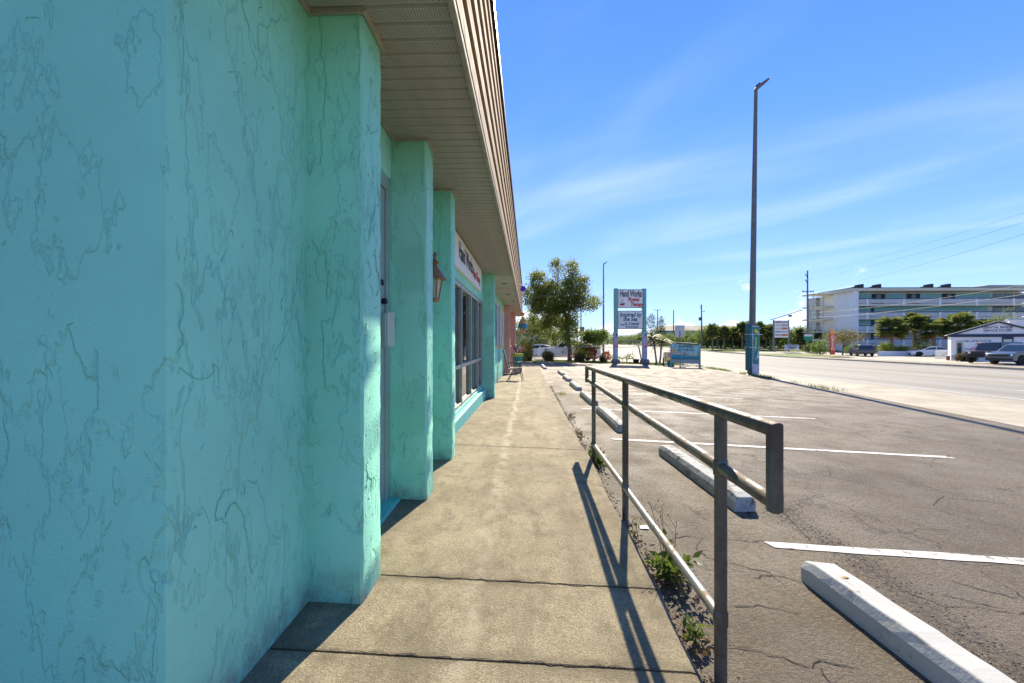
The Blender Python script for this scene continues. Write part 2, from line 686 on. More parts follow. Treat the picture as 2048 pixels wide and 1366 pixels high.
TEAL = (.285, .73, .545)
m_teal = stucco('teal_stucco', TEAL, (.10, .44, .36))
m_teal_groove = M('teal_groove', (.20, .56, .43), .7, .2, 10)
m_teal_flat = M('teal_paint', (.12, .50, .46), .5, .1, 5, .15, 40)
m_coral = M('coral_paint', (.62, .33, .25), .7, .12, 4, .3, 30)
m_walk = concrete_walk()
m_lot = asphalt_lot()
m_road = road_mat()
m_strip = strip_conc()
m_soil = soil_mat()
m_soffit = perforated()
m_soffit_plain = M('soffit_plaster', (.44, .42, .36), .7, .08, 2, .15, 60)
m_trim = M('soffit_trim', (.36, .335, .27), .85, .15, 8, spec=.1)
m_board = M('fascia_board_paint', (.42, .315, .215), .9, .15, 5, .12, 40, spec=.08)
m_boardgap = M('fascia_gap_shade_dirt', (.30, .18, .105), .8, .3, 6)  # brown puts the shadow line under each lap into the colour, with dirt
m_cap = M('drip_edge_brown', (.075, .04, .025), .45, .3, 9, metal=.3)
m_alu = M('window_aluminium', (.37, .375, .345), .42, .1, 6, metal=.35)
m_doorframe = M('door_frame_paint', (.30, .40, .38), .45, .1, 6)
m_glass = glass_mat('shop_glass')
m_black = M('black_plastic', (.012, .012, .013), .45, .2, 8)
m_dark = M('dark_metal', (.035, .037, .038), .5, .25, 12, metal=.4)
m_white = M('white_paint_plain', (.78, .78, .76), .5, .05, 5)
m_paper = M('white_paper', (.80, .80, .78), .7, .04, 5)
m_pipe = pipe_mat('weathered_pipe', (.15, .145, .125), (.10, .066, .038), .40, .64)
m_pipe2 = pipe_mat('galvanised_pipe', (.30, .30, .285), (.20, .15, .09), .46, .66)
m_stop = white_paint('stop_white', (.52, .52, .48), (.27, .24, .19), .60, .70)
m_stop2 = white_paint('stop_worn', (.42, .43, .41), (.17, .15, .125), .50, .64)
m_stopblue = M('stop_blue', (.02, .10, .30), .6, .2, 8)
m_line = white_paint('line_white', (.70, .69, .64), (.20, .165, .125), .53, .64)
m_lineyel = white_paint('line_yellow', (.62, .40, .10), (.3, .25, .18), .5, .65)
m_copper = M('lantern_copper', (.36, .17, .085), .5, .3, 18, .2, 60, metal=.35)
m_crack = M('crack_dark', (.022, .017, .013), .95, .3, 20)
m_groove = M('joint_dark', (.05, .04, .03), .95, .3, 20)
m_steel = M('galvanised_pole', (.16, .155, .15), .55, .12, 4, metal=.25)
m_wood = M('pole_wood', (.20, .17, .14), .85, .3, 6, .4, 30)
m_grout = M('grout_dirty', (.17, .145, .11), .95, .3, 14, .4, 40)
m_grass = leaf_mat('grass_blades', (.10, .14, .02), (.21, .25, .045), .35)
m_weed = leaf_mat('weed_leaves', (.055, .11, .015), (.15, .20, .03), .35)
m_dry = M('dry_stalk', (.20, .11, .05), .8, .3, 12)
m_deadleaf = leaf_mat('dead_leaves', (.13, .07, .025), (.26, .17, .07), .15)
m_oak = leaf_mat('oak_leaves', (.085, .125, .025), (.25, .28, .07), .6)
m_bush = leaf_mat('bush_leaves', (.07, .13, .022), (.21, .28, .055), .5)
m_bushdk = leaf_mat('dark_leaves', (.045, .078, .018), (.12, .165, .04), .45)
m_ylw = leaf_mat('yellow_green_leaves', (.13, .19, .02), (.30, .33, .05), .35)
m_ogr = leaf_mat('ornamental_grass_blades', (.085, .075, .03), (.19, .155, .065), .3)
m_palm = leaf_mat('palm_fronds', (.07, .105, .022), (.21, .24, .06), .45)
m_palmy = leaf_mat('pygmy_fronds', (.10, .145, .015), (.23, .25, .04), .3)
m_red = leaf_mat('croton_leaves', (.30, .03, .03), (.42, .12, .05), .3)
m_bark = M('bark', (.12, .095, .07), .9, .3, 9, .6, 25)
m_palmbark = M('palm_trunk', (.20, .165, .12), .9, .3, 7, .6, 18)
m_pink = M('flamingo_pink', (.80, .14, .24), .45, .1, 8)
m_potteal = M('pot_teal', (.02, .22, .23), .4, .15, 6)
m_sand = M('sandy_paving', (.43, .38, .29), .9, .18, .6, .3, 30)

# ------------------------------------------------------------------ the setting
def sheet(name, left, right, ys, dz, mat, cols=8, parent=None, struct=True):
    """a paved sheet that follows the ground between two edges given as functions of y"""
    mb = MB()
    for y in ys:
        a, b = left(y), right(y)
        for k in range(cols + 1):
            x = a + (b - a) * k / cols
            mb.v.append((x, y, gz(x, y) + dz))
    for i in range(len(ys) - 1):
        for k in range(cols):
            o = i * (cols + 1) + k
            mb.f.append((o, o + 1, o + cols + 2, o + cols + 1))
    ob = mb.build(name, mat, parent, fix=False)
    if struct:
        tag(ob, kind='structure')
    return ob


def lerp_pts(pts):
    def f(y):
        if y <= pts[0][1]:
            return pts[0][0]
        for (x0, y0), (x1, y1) in zip(pts, pts[1:]):
            if y <= y1:
                return x0 + (x1 - x0) * (y - y0) / (y1 - y0)
        return pts[-1][0]
    return f


def frange(a, b, s):
    n = max(1, round((b - a) / s))
    return [a + (b - a) * i / n for i in range(n + 1)]


gx = [-3000, -900, -300] + frange(-120, -10, 10) + frange(-6, 14, 1.25) + frange(18, 180, 6) + [300, 900, 3000]
gy = [-900, -200, -40] + frange(-10, 90, 2.5) + frange(95, 155, 5) + [200, 320, 600, 1500, 4500]
mb = MB()
for y in gy:
    for x in gx:
        mb.v.append((x, y, gz(x, y) - .07))
for i in range(len(gy) - 1):
    for k in range(len(gx) - 1):
        o = i * len(gx) + k
        mb.f.append((o, o + 1, o + len(gx) + 1, o + len(gx)))
tag(mb.build('ground', m_soil, fix=False), 'sandy grass ground around the paved areas', kind='structure')

lot_edge = lerp_pts([(8.0, -5), (8.7, 8.3), (9.9, 14.4), (11.47, 23.9), (12.45, 33.8), (12.6, 36.4)])
lot = sheet('parking_lot', lambda y: .60, lot_edge, frange(-5, 36.2, 1.03), 0, m_lot, 16)
tag(lot, 'cracked brown asphalt parking lot beside the shop')
road_l = lambda y: 13.3
road_r = lambda y: 27.6 + .11 * max(0, min(y, 80))
sheet('roadside_walk', lambda y: lot_edge(y) + .0, lambda y: road_l(y), frange(-5, 36.2, 1.03), .006, m_strip, 6)
sheet('roadside_verge_walk', lambda y: 12.75, lambda y: road_l(y), frange(36.2, 120, 4), .006, m_strip, 2)
sheet('road', road_l, road_r, frange(-8, 90, 2.8) + frange(95, 150, 5) + [200, 330, 700], -.004, m_road, 10)
for nm, x0, x1, segs, mt in (('edge_line', 13.75, 13.87, [(-6, 120)], m_line), ('centre_line', 23.2, 23.33, [(-6, 120)], m_lineyel),
                             ('turn_lane_line', 19.4, 19.52, [(-6, 120)], m_lineyel)):
    tag(sheet(nm, lambda y: x0, lambda y: x1, frange(-6, 120, 3), .002, mt, 1), kind='structure')
for k in range(11):
    for x0 in (16.5, 27.0):
        y0 = 4 + k * 9
        tag(sheet('lane_dash', lambda y: x0, lambda y: x0 + .13, frange(y0, y0 + 3, 1.5), .002, m_line, 1), kind='structure')
# kerb, verge and forecourts across the road
mb = MB()
ks = frange(-8, 120, 4)
for y in ks:
    x = road_r(y)
    z = gz(x, y)
    for a, b in ((0, -.03), (0, .12), (.02, .15), (.18, .15), (.18, -.03)):
        mb.v.append((x + a, y, z + b))
for i in range(len(ks) - 1):
    for k in range(4):
        o = i * 5 + k
        mb.f.append((o, o + 1, o + 6, o + 5))
tag(mb.build('far_kerb', m_strip), kind='structure')
m_dryverge = M('dry_verge', (.27, .225, .135), .95, .25, .8, .6, 20)
sheet('far_verge', lambda y: road_r(y) + .18, lambda y: road_r(y) + 3.4, frange(-8, 60, 4), .09, m_dryverge, 3)
sheet('far_pavement', lambda y: road_r(y) + .18, lambda y: road_r(y) + 1.5, frange(-8, 60, 4), .12, m_strip, 2)
sheet('forecourt', lambda y: road_r(y) + 3.4, lambda y: 110, frange(20, 92, 4), -.02, m_sand, 12)
m_greenisland = M('island_grass', (.16, .20, .035), .95, .25, 1.2, .6, 20)
sheet('grass_island', lambda y: road_r(y) + 1.2, lambda y: 43 + .18 * (y - 60), frange(61, 80, 2), .05, m_greenisland, 4)
sheet('far_grass', lambda y: 37, lambda y: 90, frange(98, 150, 6), .04, m_greenisland, 6)
# driveway behind the planted strip where the truck stands
sheet('side_street', lambda y: -40, lambda y: 12.8, frange(39.6, 53, 2.2), -.01, m_sand, 14)
gs = sheet('planted_strip', lambda y: .4, lambda y: 12.6, frange(36.0, 39.6, .6), .012, m_soil, 10)

# pavement along the shop, one slab between joints
zk = lerp_pts([(0, -3), (0, 2), (.02, 3.3), (.027, 4.4), (-.02, 7), (-.07, 9.9), (-.2, 20), (-.335, 32)])


def sz(x, y):
    return zk(y) - .033 * (x + .74)


walk = bpy.data.objects.new('pavement', None)
COL.objects.link(walk)
tag(walk, 'stained concrete pavement along the turquoise shop front', kind='structure')
joints = [-3, 1.69, 2.25, 5.06, 9.65, 12.8, 18.6, 25, 32.3]
for a, b in zip(joints, joints[1:]):
    ys = frange(a + .006, b - .006, .35)
    xs = [-1.3, -.74, -.4, 0, .4, .60, .63, .64]
    mb = MB()
    for y in ys:
        wob = .012 * math.sin(y * 3.1) + .008 * math.sin(y * 11 + 1)
        for i, x in enumerate(xs):
            e = wob if i >= 5 else 0
            mb.v.append((x + e, y, sz(x, y) - (.006 if i == 6 else .02 if i == 7 else 0)))
        mb.v.append((.645 + wob, y, gz(.6, y) - .03))
    n = len(xs) + 1
    for i in range(len(ys) - 1):
        for k in range(n - 1):
            o = i * n + k
            mb.f.append((o, o + 1, o + n + 1, o + n))
    for row in (0, len(ys) - 1):      # joint faces
        o = row * n
        q = len(mb.v)
        for k in range(n):
            v = mb.v[o + k]
            mb.v.append((v[0], v[1], v[2] - .05))
        for k in range(n - 1):
            mb.f.append((o + k, o + k + 1, q + k + 1, q + k))
    mb.build('slab', m_walk, walk, fix=False)
mb = MB()
for j in joints[1:-1]:
    mb.add([(-1.3, j - .02, sz(-1.3, j) - .02), (.63, j - .02, sz(.63, j) - .02), (.63, j + .02, sz(.63, j) - .02), (-1.3, j + .02, sz(-1.3, j) - .02)], [(0, 1, 2, 3)])
mb.build('joint_filler', m_groove, walk, fix=False)

# painted stall lines
lines = [((1.56, 3.03), (6.3, 2.72)), ((1.12, 6.19), (5.18, 5.75)), ((1.03, 9.05), (5.3, 8.6)), ((1.16, 12.32), (5.5, 11.85)),
         ((1.17, 15.5), (5.7, 15.2)), ((1.2, 18.6), (5.8, 18.3)), ((1.2, 21.7), (5.9, 21.4)), ((1.0, 24.9), (6, 24.6)), ((1.0, 28), (6.1, 27.7))]
for (ax, ay), (bx, by) in lines:
    mb = MB()
    n = 26
    L = math.hypot(bx - ax, by - ay)
    for i in range(n + 1):
        t = i / n
        x, y = ax + (bx - ax) * t, ay + (by - ay) * t
        hw = .05 + rnd.uniform(-.004, .004)
        if i == 0:
            hw = .042
        for s_ in (-1, 1):
            mb.v.append((x + (.03 if i == 0 and s_ < 0 else 0), y + s_ * hw + rnd.uniform(-.004, .004), gz(x, y) + .004))
    for i in range(n):
        mb.f.append((2 * i, 2 * i + 2, 2 * i + 3, 2 * i + 1))
    mb.build('stall_line', m_line, lot, fix=False)

# cracks in the asphalt (open, dark, jagged ribbons)
def crack(mb, pts, w, zf, off=.003):
    P = []
    for (x0, y0), (x1, y1) in zip(pts, pts[1:]):
        n = max(2, int(math.hypot(x1 - x0, y1 - y0) / .035))
        for i in range(n):
            t = i / n
            P.append((x0 + (x1 - x0) * t + rnd.gauss(0, .007), y0 + (y1 - y0) * t + rnd.gauss(0, .007)))
    P.append(pts[-1])
    o = len(mb.v)
    m = len(P)
    for i, (x, y) in enumerate(P):
        hw = w * (.35 + .65 * rnd.random()) * min(1, 4 * min(i + .4, m - i - .6) / m + .15)
        a = P[max(0, i - 1)]
        b = P[min(m - 1, i + 1)]
        dx, dy = b[0] - a[0], b[1] - a[1]
        l = math.hypot(dx, dy) or 1
        mb.v.append((x - dy / l * hw, y + dx / l * hw, zf(x, y) + off))
        mb.v.append((x + dy / l * hw, y - dx / l * hw, zf(x, y) + off))
    for i in range(m - 1):
        mb.f.append((o + 2 * i, o + 2 * i + 2, o + 2 * i + 3, o + 2 * i + 1))


mb = MB()
traced = [[(1446, 1077), (1500, 1084), (1542, 1082)], [(1448, 1208), (1480, 1216), (1520, 1212), (1570, 1222), (1605, 1226)],
          [(1446, 1290), (1505, 1300), (1545, 1312), (1585, 1322), (1628, 1338), (1640, 1322), (1690, 1332), (1720, 1338)],
          [(1640, 1338), (1660, 1366)], [(1500, 1160), (1550, 1150), (1600, 1163), (1622, 1160)], [(1865, 1012), (1880, 998), (1890, 992), (1860, 990)],
          [(1810, 1012), (1870, 1018), (1940, 1040), (2040, 1060)], [(1890, 996), (1960, 1002), (2044, 1012)], [(1560, 1018), (1600, 1060), (1640, 1100)],
          [(1415, 800), (1500, 808), (1580, 818), (1700, 822)], [(1620, 880), (1690, 902), (1760, 900)], [(1700, 930), (1800, 955), (1900, 990)],
          [(1840, 860), (1900, 848), (1960, 850)], [(1330, 1080), (1380, 1072), (1412, 1078)], [(1370, 1118), (1412, 1100)],
          [(1900, 1160), (1960, 1180), (2046, 1200)], [(1880, 1190), (1990, 1215)]]
for pl in traced:
    crack(mb, [tuple(gp(*p))[:2] for p in pl], .0042, gz)
for _ in range(45):
    x, y = rnd.uniform(1, 8), rnd.uniform(2.5, 14)
    a = rnd.uniform(0, 6.28)
    pts = [(x, y)]
    for _k in range(rnd.randint(3, 8)):
        a += rnd.gauss(0, .6)
        x += .16 * math.cos(a)
        y += .16 * math.sin(a)
        pts.append((x, y))
    crack(mb, pts, rnd.uniform(.002, .0045), gz)
tag(mb.build('cracks', m_crack, lot, fix=False), kind='stuff')
mb = MB()
crack(mb, [(-.9, 1.70), (-.2, 1.69), (.3, 1.69), (.63, 1.69)], .0032, sz)
crack(mb, [(-.73, 2.25), (-.2, 2.252), (.3, 2.248), (.63, 2.25)], .005, sz)
crack(mb, [(-.5, .95), (0, .97), (.4, .94)], .003, sz)
tag(mb.build('joint_cracks', m_crack, walk, fix=False), kind='stuff')

# loose grit along the crumbled seam and the pavement edge
def pebbles(pts, lo, hi):
    mb = MB()
    for x, y, z in pts:
        r = rnd.uniform(lo, hi)
        q = [Vector((rnd.uniform(.6, 1.2) * r * sx, rnd.uniform(.6, 1.2) * r * sy, 0)) for sx, sy in ((-1, -1), (1, -1), (1, 1), (-1, 1))]
        t_ = [Vector((p.x * .55, p.y * .55, r * rnd.uniform(.5, 1))) for p in q]
        c = Vector((x, y, z - .001))
        mb.add([c + p for p in q + t_], [(4, 5, 6, 7), (0, 1, 5, 4), (1, 2, 6, 5), (2, 3, 7, 6), (3, 0, 4, 7)])
    return mb


pts = []
for _ in range(2600):
    y = rnd.uniform(1.2, 5.2) if rnd.random() < .8 else rnd.uniform(5, 9)
    x = 2.0 + rnd.gauss(0, .09)
    pts.append((x, y, gz(x, y)))
for _ in range(500):
    x, y = rnd.uniform(1, 7), rnd.uniform(1.5, 9)
    pts.append((x, y, gz(x, y)))
m_grit = M('grit', (.17, .13, .10), .9, .5, 30)
tag(pebbles(pts, .0018, .006).build('grit', m_grit, fix=False), 'loose asphalt crumbs along the broken seam of the lot', 'gravel', kind='stuff')
pts = []
for _ in range(1600):
    y = rnd.uniform(1, 14)
    x = .665 + abs(rnd.gauss(0, .035))
    pts.append((x, y, gz(x, y)))
m_litter = M('edge_dirt', (.17, .125, .075), .95, .5, 25)
tag(pebbles(pts, .002, .008).build('edge_dirt', m_litter, fix=False), 'dirt and grit gathered along the pavement edge', 'dirt', kind='stuff')
# ------------------------------------------------------------------ the turquoise shop
shop = thing('shop_building', 'long turquoise stucco shop with overhanging eave and row of pilasters', 'building')
WX, PX, SOF, TOPZ = -.98, -.735, 2.65, 4.15
WB = WX - .22
END = 26.8


def part(name, mat, *boxes, parent=shop, bevel=0., smooth=False):
    mb = MB()
    for b in boxes:
        mb.box(*b)
    return mb.build(name, mat, parent, bevel=bevel, smooth=smooth)


MB().prism([(-15, 1.2), (WX, 1.2), (WX, 2.262), (WB, 2.262), (WB, 1.42), (-15, 1.42)], -.3, SOF - .004, 'z').build('corner_wall', m_teal, shop, bevel=.003)
part('wall', m_teal, (WB, WX, 3.262, 4.56, -.3, SOF - .004))
part('wall', m_teal, (WB, WX, 9.9, 18.3, -.3, SOF - .004))
part('wall', m_coral, (WB, WX, 18.3, END, -.5, SOF - .004))
part('door_header', m_teal, (WB, WX, 2.262, 3.262, 2.33, SOF - .004), bevel=.03)
part('window_header', m_teal, (WB, WX, 4.56, 9.9, 2.03, SOF - .004))
part('window_apron', m_teal, (WB, WX - .002, 4.56, 9.9, -.3, .20))
part('window_ledge', m_teal_flat, (WX - .1, WX + .07, 4.585, 9.895, -.2, .16), bevel=.02)
part('rear_wall', m_teal, (-15, -14.8, 1.42, END, -.6, 4.0))
part('far_end_wall', m_coral, (-14.8, WB, END - .2, END, -.6, 4.0))
part('roof', m_trim, (-14.9, -.36, 1.22, END - .02, 3.6, 3.75))


def pilaster(y0, y1, x1, mat):
    """a slightly uneven, hand-trowelled square column"""
    bm = bmesh.new()
    nz = 34
    loops = []
    for i in range(nz + 1):
        z = -.12 + (SOF + .115) * i / nz
        ring = []
        cr = .012
        for (x, y) in ((WX - .05, y0), (x1 - cr, y0), (x1, y0 + cr), (x1, y1 - cr), (x1 - cr, y1), (WX - .05, y1)):
            ring.append(bm.verts.new((x + rnd.gauss(0, .0016), y + rnd.gauss(0, .0016), z)))
        loops.append(ring)
    for a, b in zip(loops, loops[1:]):
        for k in range(6):
            bm.faces.new((a[k], a[(k + 1) % 6], b[(k + 1) % 6], b[k]))
    bmesh.ops.recalc_face_normals(bm, faces=bm.faces)
    me = bpy.data.meshes.new('pilaster')
    bm.to_mesh(me)
    bm.free()
    return link('pilaster', me, mat, shop, smooth=True)


PIL = [(2.0, 2.255, PX), (3.277, 3.5, PX), (4.37, 4.575, PX), (9.9, 10.15, PX)]
for p in PIL:
    pilaster(*p, m_teal)
pilaster(18.4, 18.75, PX, m_coral)
pilaster(23.2, 23.6, -.64, m_coral)


# trowel ridges: raised crooked lips of plaster
def ridges(planes):
    mb = MB()
    for (o, u, v, nrm, w, h, dens) in planes:
        o, u, v, nrm = map(Vector, (o, u, v, nrm))
        for _ in range(int(w * h * dens)):
            a, b = rnd.uniform(0, w), rnd.uniform(0, h)
            big = rnd.random() < .055
            nst = rnd.randint(10, 26) if big else rnd.randint(2, 6)
            st = rnd.uniform(.012, .03) if big else rnd.uniform(.004, .014)
            ang0 = rnd.choice((-1, 1)) * math.pi / 2 + rnd.gauss(0, .35)
            ang = ang0
            bend = rnd.gauss(0, .04)
            wd = rnd.uniform(.0015, .0032) if big else rnd.uniform(.001, .0022)
            P = []
            for i in range(nst):
                P.append((a, b))
                ang += (ang0 - ang) * .35 + bend + rnd.gauss(0, .22 if rnd.random() < .7 else 1.0)
                a += math.cos(ang) * st
                b += math.sin(ang) * st
                if not (.004 < a < w - .004 and .01 < b < h - .01):
                    break
            if len(P) < 2:
                continue
            k = len(mb.v)
            for i, (a_, b_) in enumerate(P):
                q = P[min(i + 1, len(P) - 1)], P[max(i - 1, 0)]
                d = Vector((q[0][0] - q[1][0], q[0][1] - q[1][1]))
                d = d.normalized() if d.length else Vector((0, 1))
                pr = Vector((-d.y, d.x))
                tp = min(1, (min(i, len(P) - 1 - i) + .5) / 2.2) * rnd.uniform(.6, 1.25)
                c = o + u * a_ + v * b_
                e = (u * pr.x + v * pr.y) * wd * tp
                mb.v += [tuple(c - e + nrm * .0004), tuple(c + e * .4 + nrm * (.0008 + min(wd, .0028) * tp)), tuple(c + e * 1.3 + nrm * .0004)]
            for i in range(len(P) - 1):
                for j in (0, 1):
                    mb.f.append((k + 3 * i + j, k + 3 * i + j + 1, k + 3 * i + 4 + j, k + 3 * i + 3 + j))
    return mb


pl = [((WX - 1.4, 1.2, -.1), (1, 0, 0), (0, 0, 1), (0, -1, 0), 1.38, 2.7, 24),
      ((WX, 1.22, 0), (0, 1, 0), (0, 0, 1), (1, 0, 0), .78, 2.64, 60),
      ((WX, 3.51, 0), (0, 1, 0), (0, 0, 1), (1, 0, 0), .85, 2.64, 40)]
for y0, y1, x1 in PIL:
    pl.append(((WX, y0 - .001, 0), (1, 0, 0), (0, 0, 1), (0, -1, 0), x1 - WX - .012, 2.64, 45))
    pl.append(((x1 + .001, y0 + .014, 0), (0, 1, 0), (0, 0, 1), (1, 0, 0), y1 - y0 - .028, 2.64, 200))
tag(ridges(pl).build('trowel_ridges', m_teal_groove, shop, fix=False), kind='stuff')

# eave: perforated strips, plain stretch, trims, lap boards
SW = .11
strip = MB()
prof = [(0, .0), (.006, -.013), (.086, -.013), (.092, .0), (.1095, .0)]
for x in (WX, -.335):
    for y, z in prof:
        strip.v.append((x, y, z))
n = len(prof)
for k in range(n - 1):
    strip.f.append((k, k + 1, n + k + 1, n + k))
sme = strip.mesh('soffit_strip', False)
sme.materials.append(m_soffit)
k = 0
y = 1.1
while y < 10.2:
    o = bpy.data.objects.new('soffit_strip', sme)
    COL.objects.link(o)
    o.parent = shop
    o.location = (0, y, SOF)
    y += SW
part('soffit', m_soffit_plain, (WX, -.335, y, END, SOF - .004, SOF + .03))
part('soffit_backing', m_boardgap, (WX, -.335, 1.0, y, SOF + .004, SOF + .02))
for xx, y0, y1 in ((WX, 1.42, 2.0), (WX, 2.255, 3.277), (WX, 3.5, 4.37), (WX, 4.575, 9.9)):
    part('soffit_trim', m_trim, (xx + .002, xx + .022, y0, y1, SOF - .028, SOF - .004))
for y0, y1, x1 in PIL[:3]:
    part('soffit_trim', m_trim, (x1 + .004, x1 + .022, y0 - .02, y1 + .02, SOF - .028, SOF - .006),
         (WX + .024, x1 + .002, y0 - .022, y0 - .005, SOF - .028, SOF - .006))
FX = -.312
part('soffit_edge_trim', m_trim, (-.345, FX - .004, 1.0, END, SOF - .035, SOF + .03), bevel=.006)
nb = 6
bh = (TOPZ - .06 - (SOF + .0)) / nb
for i in range(nb):
    z0 = SOF + .002 + i * bh
    mb = MB()
    mb.prism([(FX - .045, z0 + .018), (FX, z0 + .012), (FX - .004, z0 + bh * .55), (FX - .018, z0 + bh * .97), (FX - .045, z0 + bh * .97)], 1.0, END, 'y')
    mb.build('fascia_board', m_board, shop)
part('fascia_backing', m_boardgap, (FX - .12, FX - .026, 1.02, END - .02, SOF + .01, TOPZ - .07))
part('drip_edge', m_cap, (FX - .3, FX + .02, .98, END + .02, TOPZ - .07, TOPZ), (FX + .004, FX + .022, .98, END + .02, TOPZ - .12, TOPZ - .0702), bevel=.006)
part('end_fascia', m_board, (-15, FX - .125, 1.03, 1.08, SOF + .034, TOPZ - .075))
part('end_soffit', m_soffit_plain, (-15, WX - .002, 1.03, 1.3, SOF - .003, SOF + .03))
for yy, xx in ((11.6, -.6), (14.2, -.62), (16.6, -.55)):
    mb = MB()
    mb.lathe([(.075, 0), (.08, -.006), (.05, -.010), (.045, -.004)], 14, (xx, yy, SOF - .004))
    mb.build('recessed_light', m_dark, shop, smooth=True)

# entrance door between the first two pilasters
DX = -1.0
mb = MB()
mb.box(DX - .06, DX, 2.262, 2.33, .03, 2.33).box(DX - .06, DX, 3.19, 3.262, .03, 2.33).box(DX - .06, DX, 2.33, 3.19, 2.25, 2.33)
door = mb.build('door_frame', m_doorframe, shop, bevel=.004)
mb = MB()
mb.box(DX - .055, DX - .015, 2.335, 2.44, .05, 2.245).box(DX - .055, DX - .015, 3.08, 3.185, .05, 2.245)
mb.box(DX - .055, DX - .015, 2.44, 3.08, 2.13, 2.245).box(DX - .055, DX - .015, 2.44, 3.08, .05, .30)
leaf = mb.build('door', m_doorframe, shop, bevel=.003)
part('door_glass', m_glass, (DX - .04, DX - .03, 2.44, 3.08, .30, 2.13), parent=leaf)
part('threshold', m_teal_flat, (WB, WX + .06, 2.262, 3.27, -.1, .045), bevel=.006)
mb = MB()
mb.lathe([(.016, 0), (.021, .010), (.021, .036), (.012, .042)], 14, (0, 0, 0), 'y')
knob = mb.build('door_knob', m_black, leaf, smooth=True)
knob.rotation_euler = (0, 0, -R(90))
knob.location = (DX - .02, 3.13, 1.45)
part('lock_plate', m_black, (DX - .015, DX - .008, 3.11, 3.15, 1.56, 1.60), parent=leaf)
hold = part('notice_holder', m_doorframe, (DX - .015, DX + .010, 3.12, 3.175, 1.13, 1.37), bevel=.003)
part('notice_card', m_paper, (DX + .012, DX + .06, 3.166, 3.172, 1.135, 1.375), parent=hold)

# shop window: posts, transom, panes
WXP = WX - .05
posts = [4.6, 5.72, 6.85, 7.98, 9.1, 9.86]
for yy in posts:
    part('window_post', m_alu, (WXP - .06, WXP + .035, yy - .03, yy + .03, .20, 2.03), bevel=.003)
for a, b in zip(posts, posts[1:]):
    for z0, z1 in ((.20, .255), (.77, .83), (1.97, 2.03)):
        part('window_rail', m_alu, (WXP - .055, WXP + .030, a + .031, b - .031, z0, z1), bevel=.003)
    for z0, z1 in ((.255, .77), (.83, 1.97)):
        part('pane', m_glass, (WXP - .02, WXP - .012, a + .031, b - .031, z0, z1))
part('interior_wall', m_dark, (WXP - 3.0, WXP - 2.9, 1.5, 18, -.2, SOF))

# shop name board above the windows
nb_ = part('name_board', m_paper, (WX + .002, WX + .05, 5.2, 9.0, 2.16, 2.60), bevel=.004)
m_txtdk = M('sign_black', (.02, .025, .035), .6, .1, 6)
m_txtred = M('sign_red', (.50, .045, .03), .6, .1, 6)
m_txtblue = M('sign_blue', (.02, .14, .22), .6, .1, 6)
RX = (R(90), 0, R(90))
text('lettering', 'Hand Works', .34, m_txtdk, nb_, (WX + .053, 6.85, 2.40), RX, .85, bold=.002)
text('lettering', 'Physical Therapy', .22, m_txtred, nb_, (WX + .053, 8.2, 2.34), RX, .75, shear=.2)


def figure(parent, loc, rot, s):
    """the leaping figure over a red hand"""
    e = []
    mb = MB()
    for p in ([(-.38, .95), (-.05, .5), (.38, 1.0), (.34, .92), (-.02, .40), (-.34, .88)], [(-.04, .5), (.04, .5), (-.25, .06), (-.36, .06)],
              [(-.02, .52), (.06, .46), (.36, .05), (.26, .05)]):
        mb.prism([(a * s, b * s) for a, b in p], -.004, .0, 'y')
    o1 = mb.build('emblem', m_txtdk, parent)
    mb = MB()
    mb.prism([(a * s, b * s) for a, b in ((-.6, -.08), (-.2, -.02), (-.1, .1), (.05, 0), (.25, .1), (.55, .08), (.5, -.15), (.2, -.38), (-.15, -.4), (-.45, -.25))], -.004, 0, 'y')
    mb.prism([(math.cos(q) * .07 * s, (.93 + math.sin(q) * .07) * s) for q in [k * math.pi / 4 for k in range(8)]], -.004, 0, 'y')
    o2 = mb.build('emblem', m_txtred, parent)
    for o in (o1, o2):
        o.location = loc
        o.rotation_euler = rot


figure(nb_, (WX + .051, 5.55, 2.33), (0, 0, R(90)), .22)

# framed notices on the far wall
for y0, y1, c in ((12.2, 13.8, (.10, .13, .25)), (15.1, 17.7, (.50, .47, .42))):
    fr = part('poster_frame', M('poster_frame_yellow', (.62, .42, .16), .6), (WX + .002, WX + .05, y0, y1, .95, 2.33), bevel=.004)
    part('poster', M('poster_print', c, .5, .5, 1.6), (WX + .05, WX + .054, y0 + .09, y1 - .09, 1.04, 2.24), parent=fr)

# lantern on the wall between the second and third pilaster
lan = thing('wall_lantern', 'rusty copper lantern with domed cap fixed between two pilasters', 'lantern', (-.82, 3.98, 1.52))
mb = MB()
mb.lathe([(.005, .44), (.012, .425), (.02, .41), (.012, .395), (.012, .37), (.03, .355), (.045, .345), (.03, .335), (.022, .325), (.03, .30), (.055, .27), (.078, .235), (.086, .215), (.105, .205), (.105, .196), (.06, .195)], 16)
mb.build('cap', m_copper, lan, smooth=True)
mb = MB()
for k in range(6):
    a = k * math.pi / 3
    mb.tube([(.066 * math.cos(a), .066 * math.sin(a), .197), (.036 * math.cos(a), .036 * math.sin(a), .02)], .006, 6)
mb.lathe([(.036, .0), (.044, .008), (.044, .022), (.036, .03)], 12)
mb.build('cage', m_copper, lan, smooth=True)
mb = MB()
mb.lathe([(.033, .03), (.060, .194)], 6)
mb.build('glass', M('lantern_glass', (.55, .50, .40), .2, .1, 8), lan)
mb = MB()
mb.tube([(-.15, 0, .30), (-.10, 0, .36), (-.04, 0, .37), (0, 0, .36)], .009, 8)
mb.lathe([(.05, 0), (.05, .02)], 12, (0, 0, 0))
arm = mb
arm.v = arm.v[:32] + [(-.155 + (q[2]), q[1], .27 + q[0]) for q in arm.v[32:]]
arm.build('bracket', m_copper, lan, smooth=True)

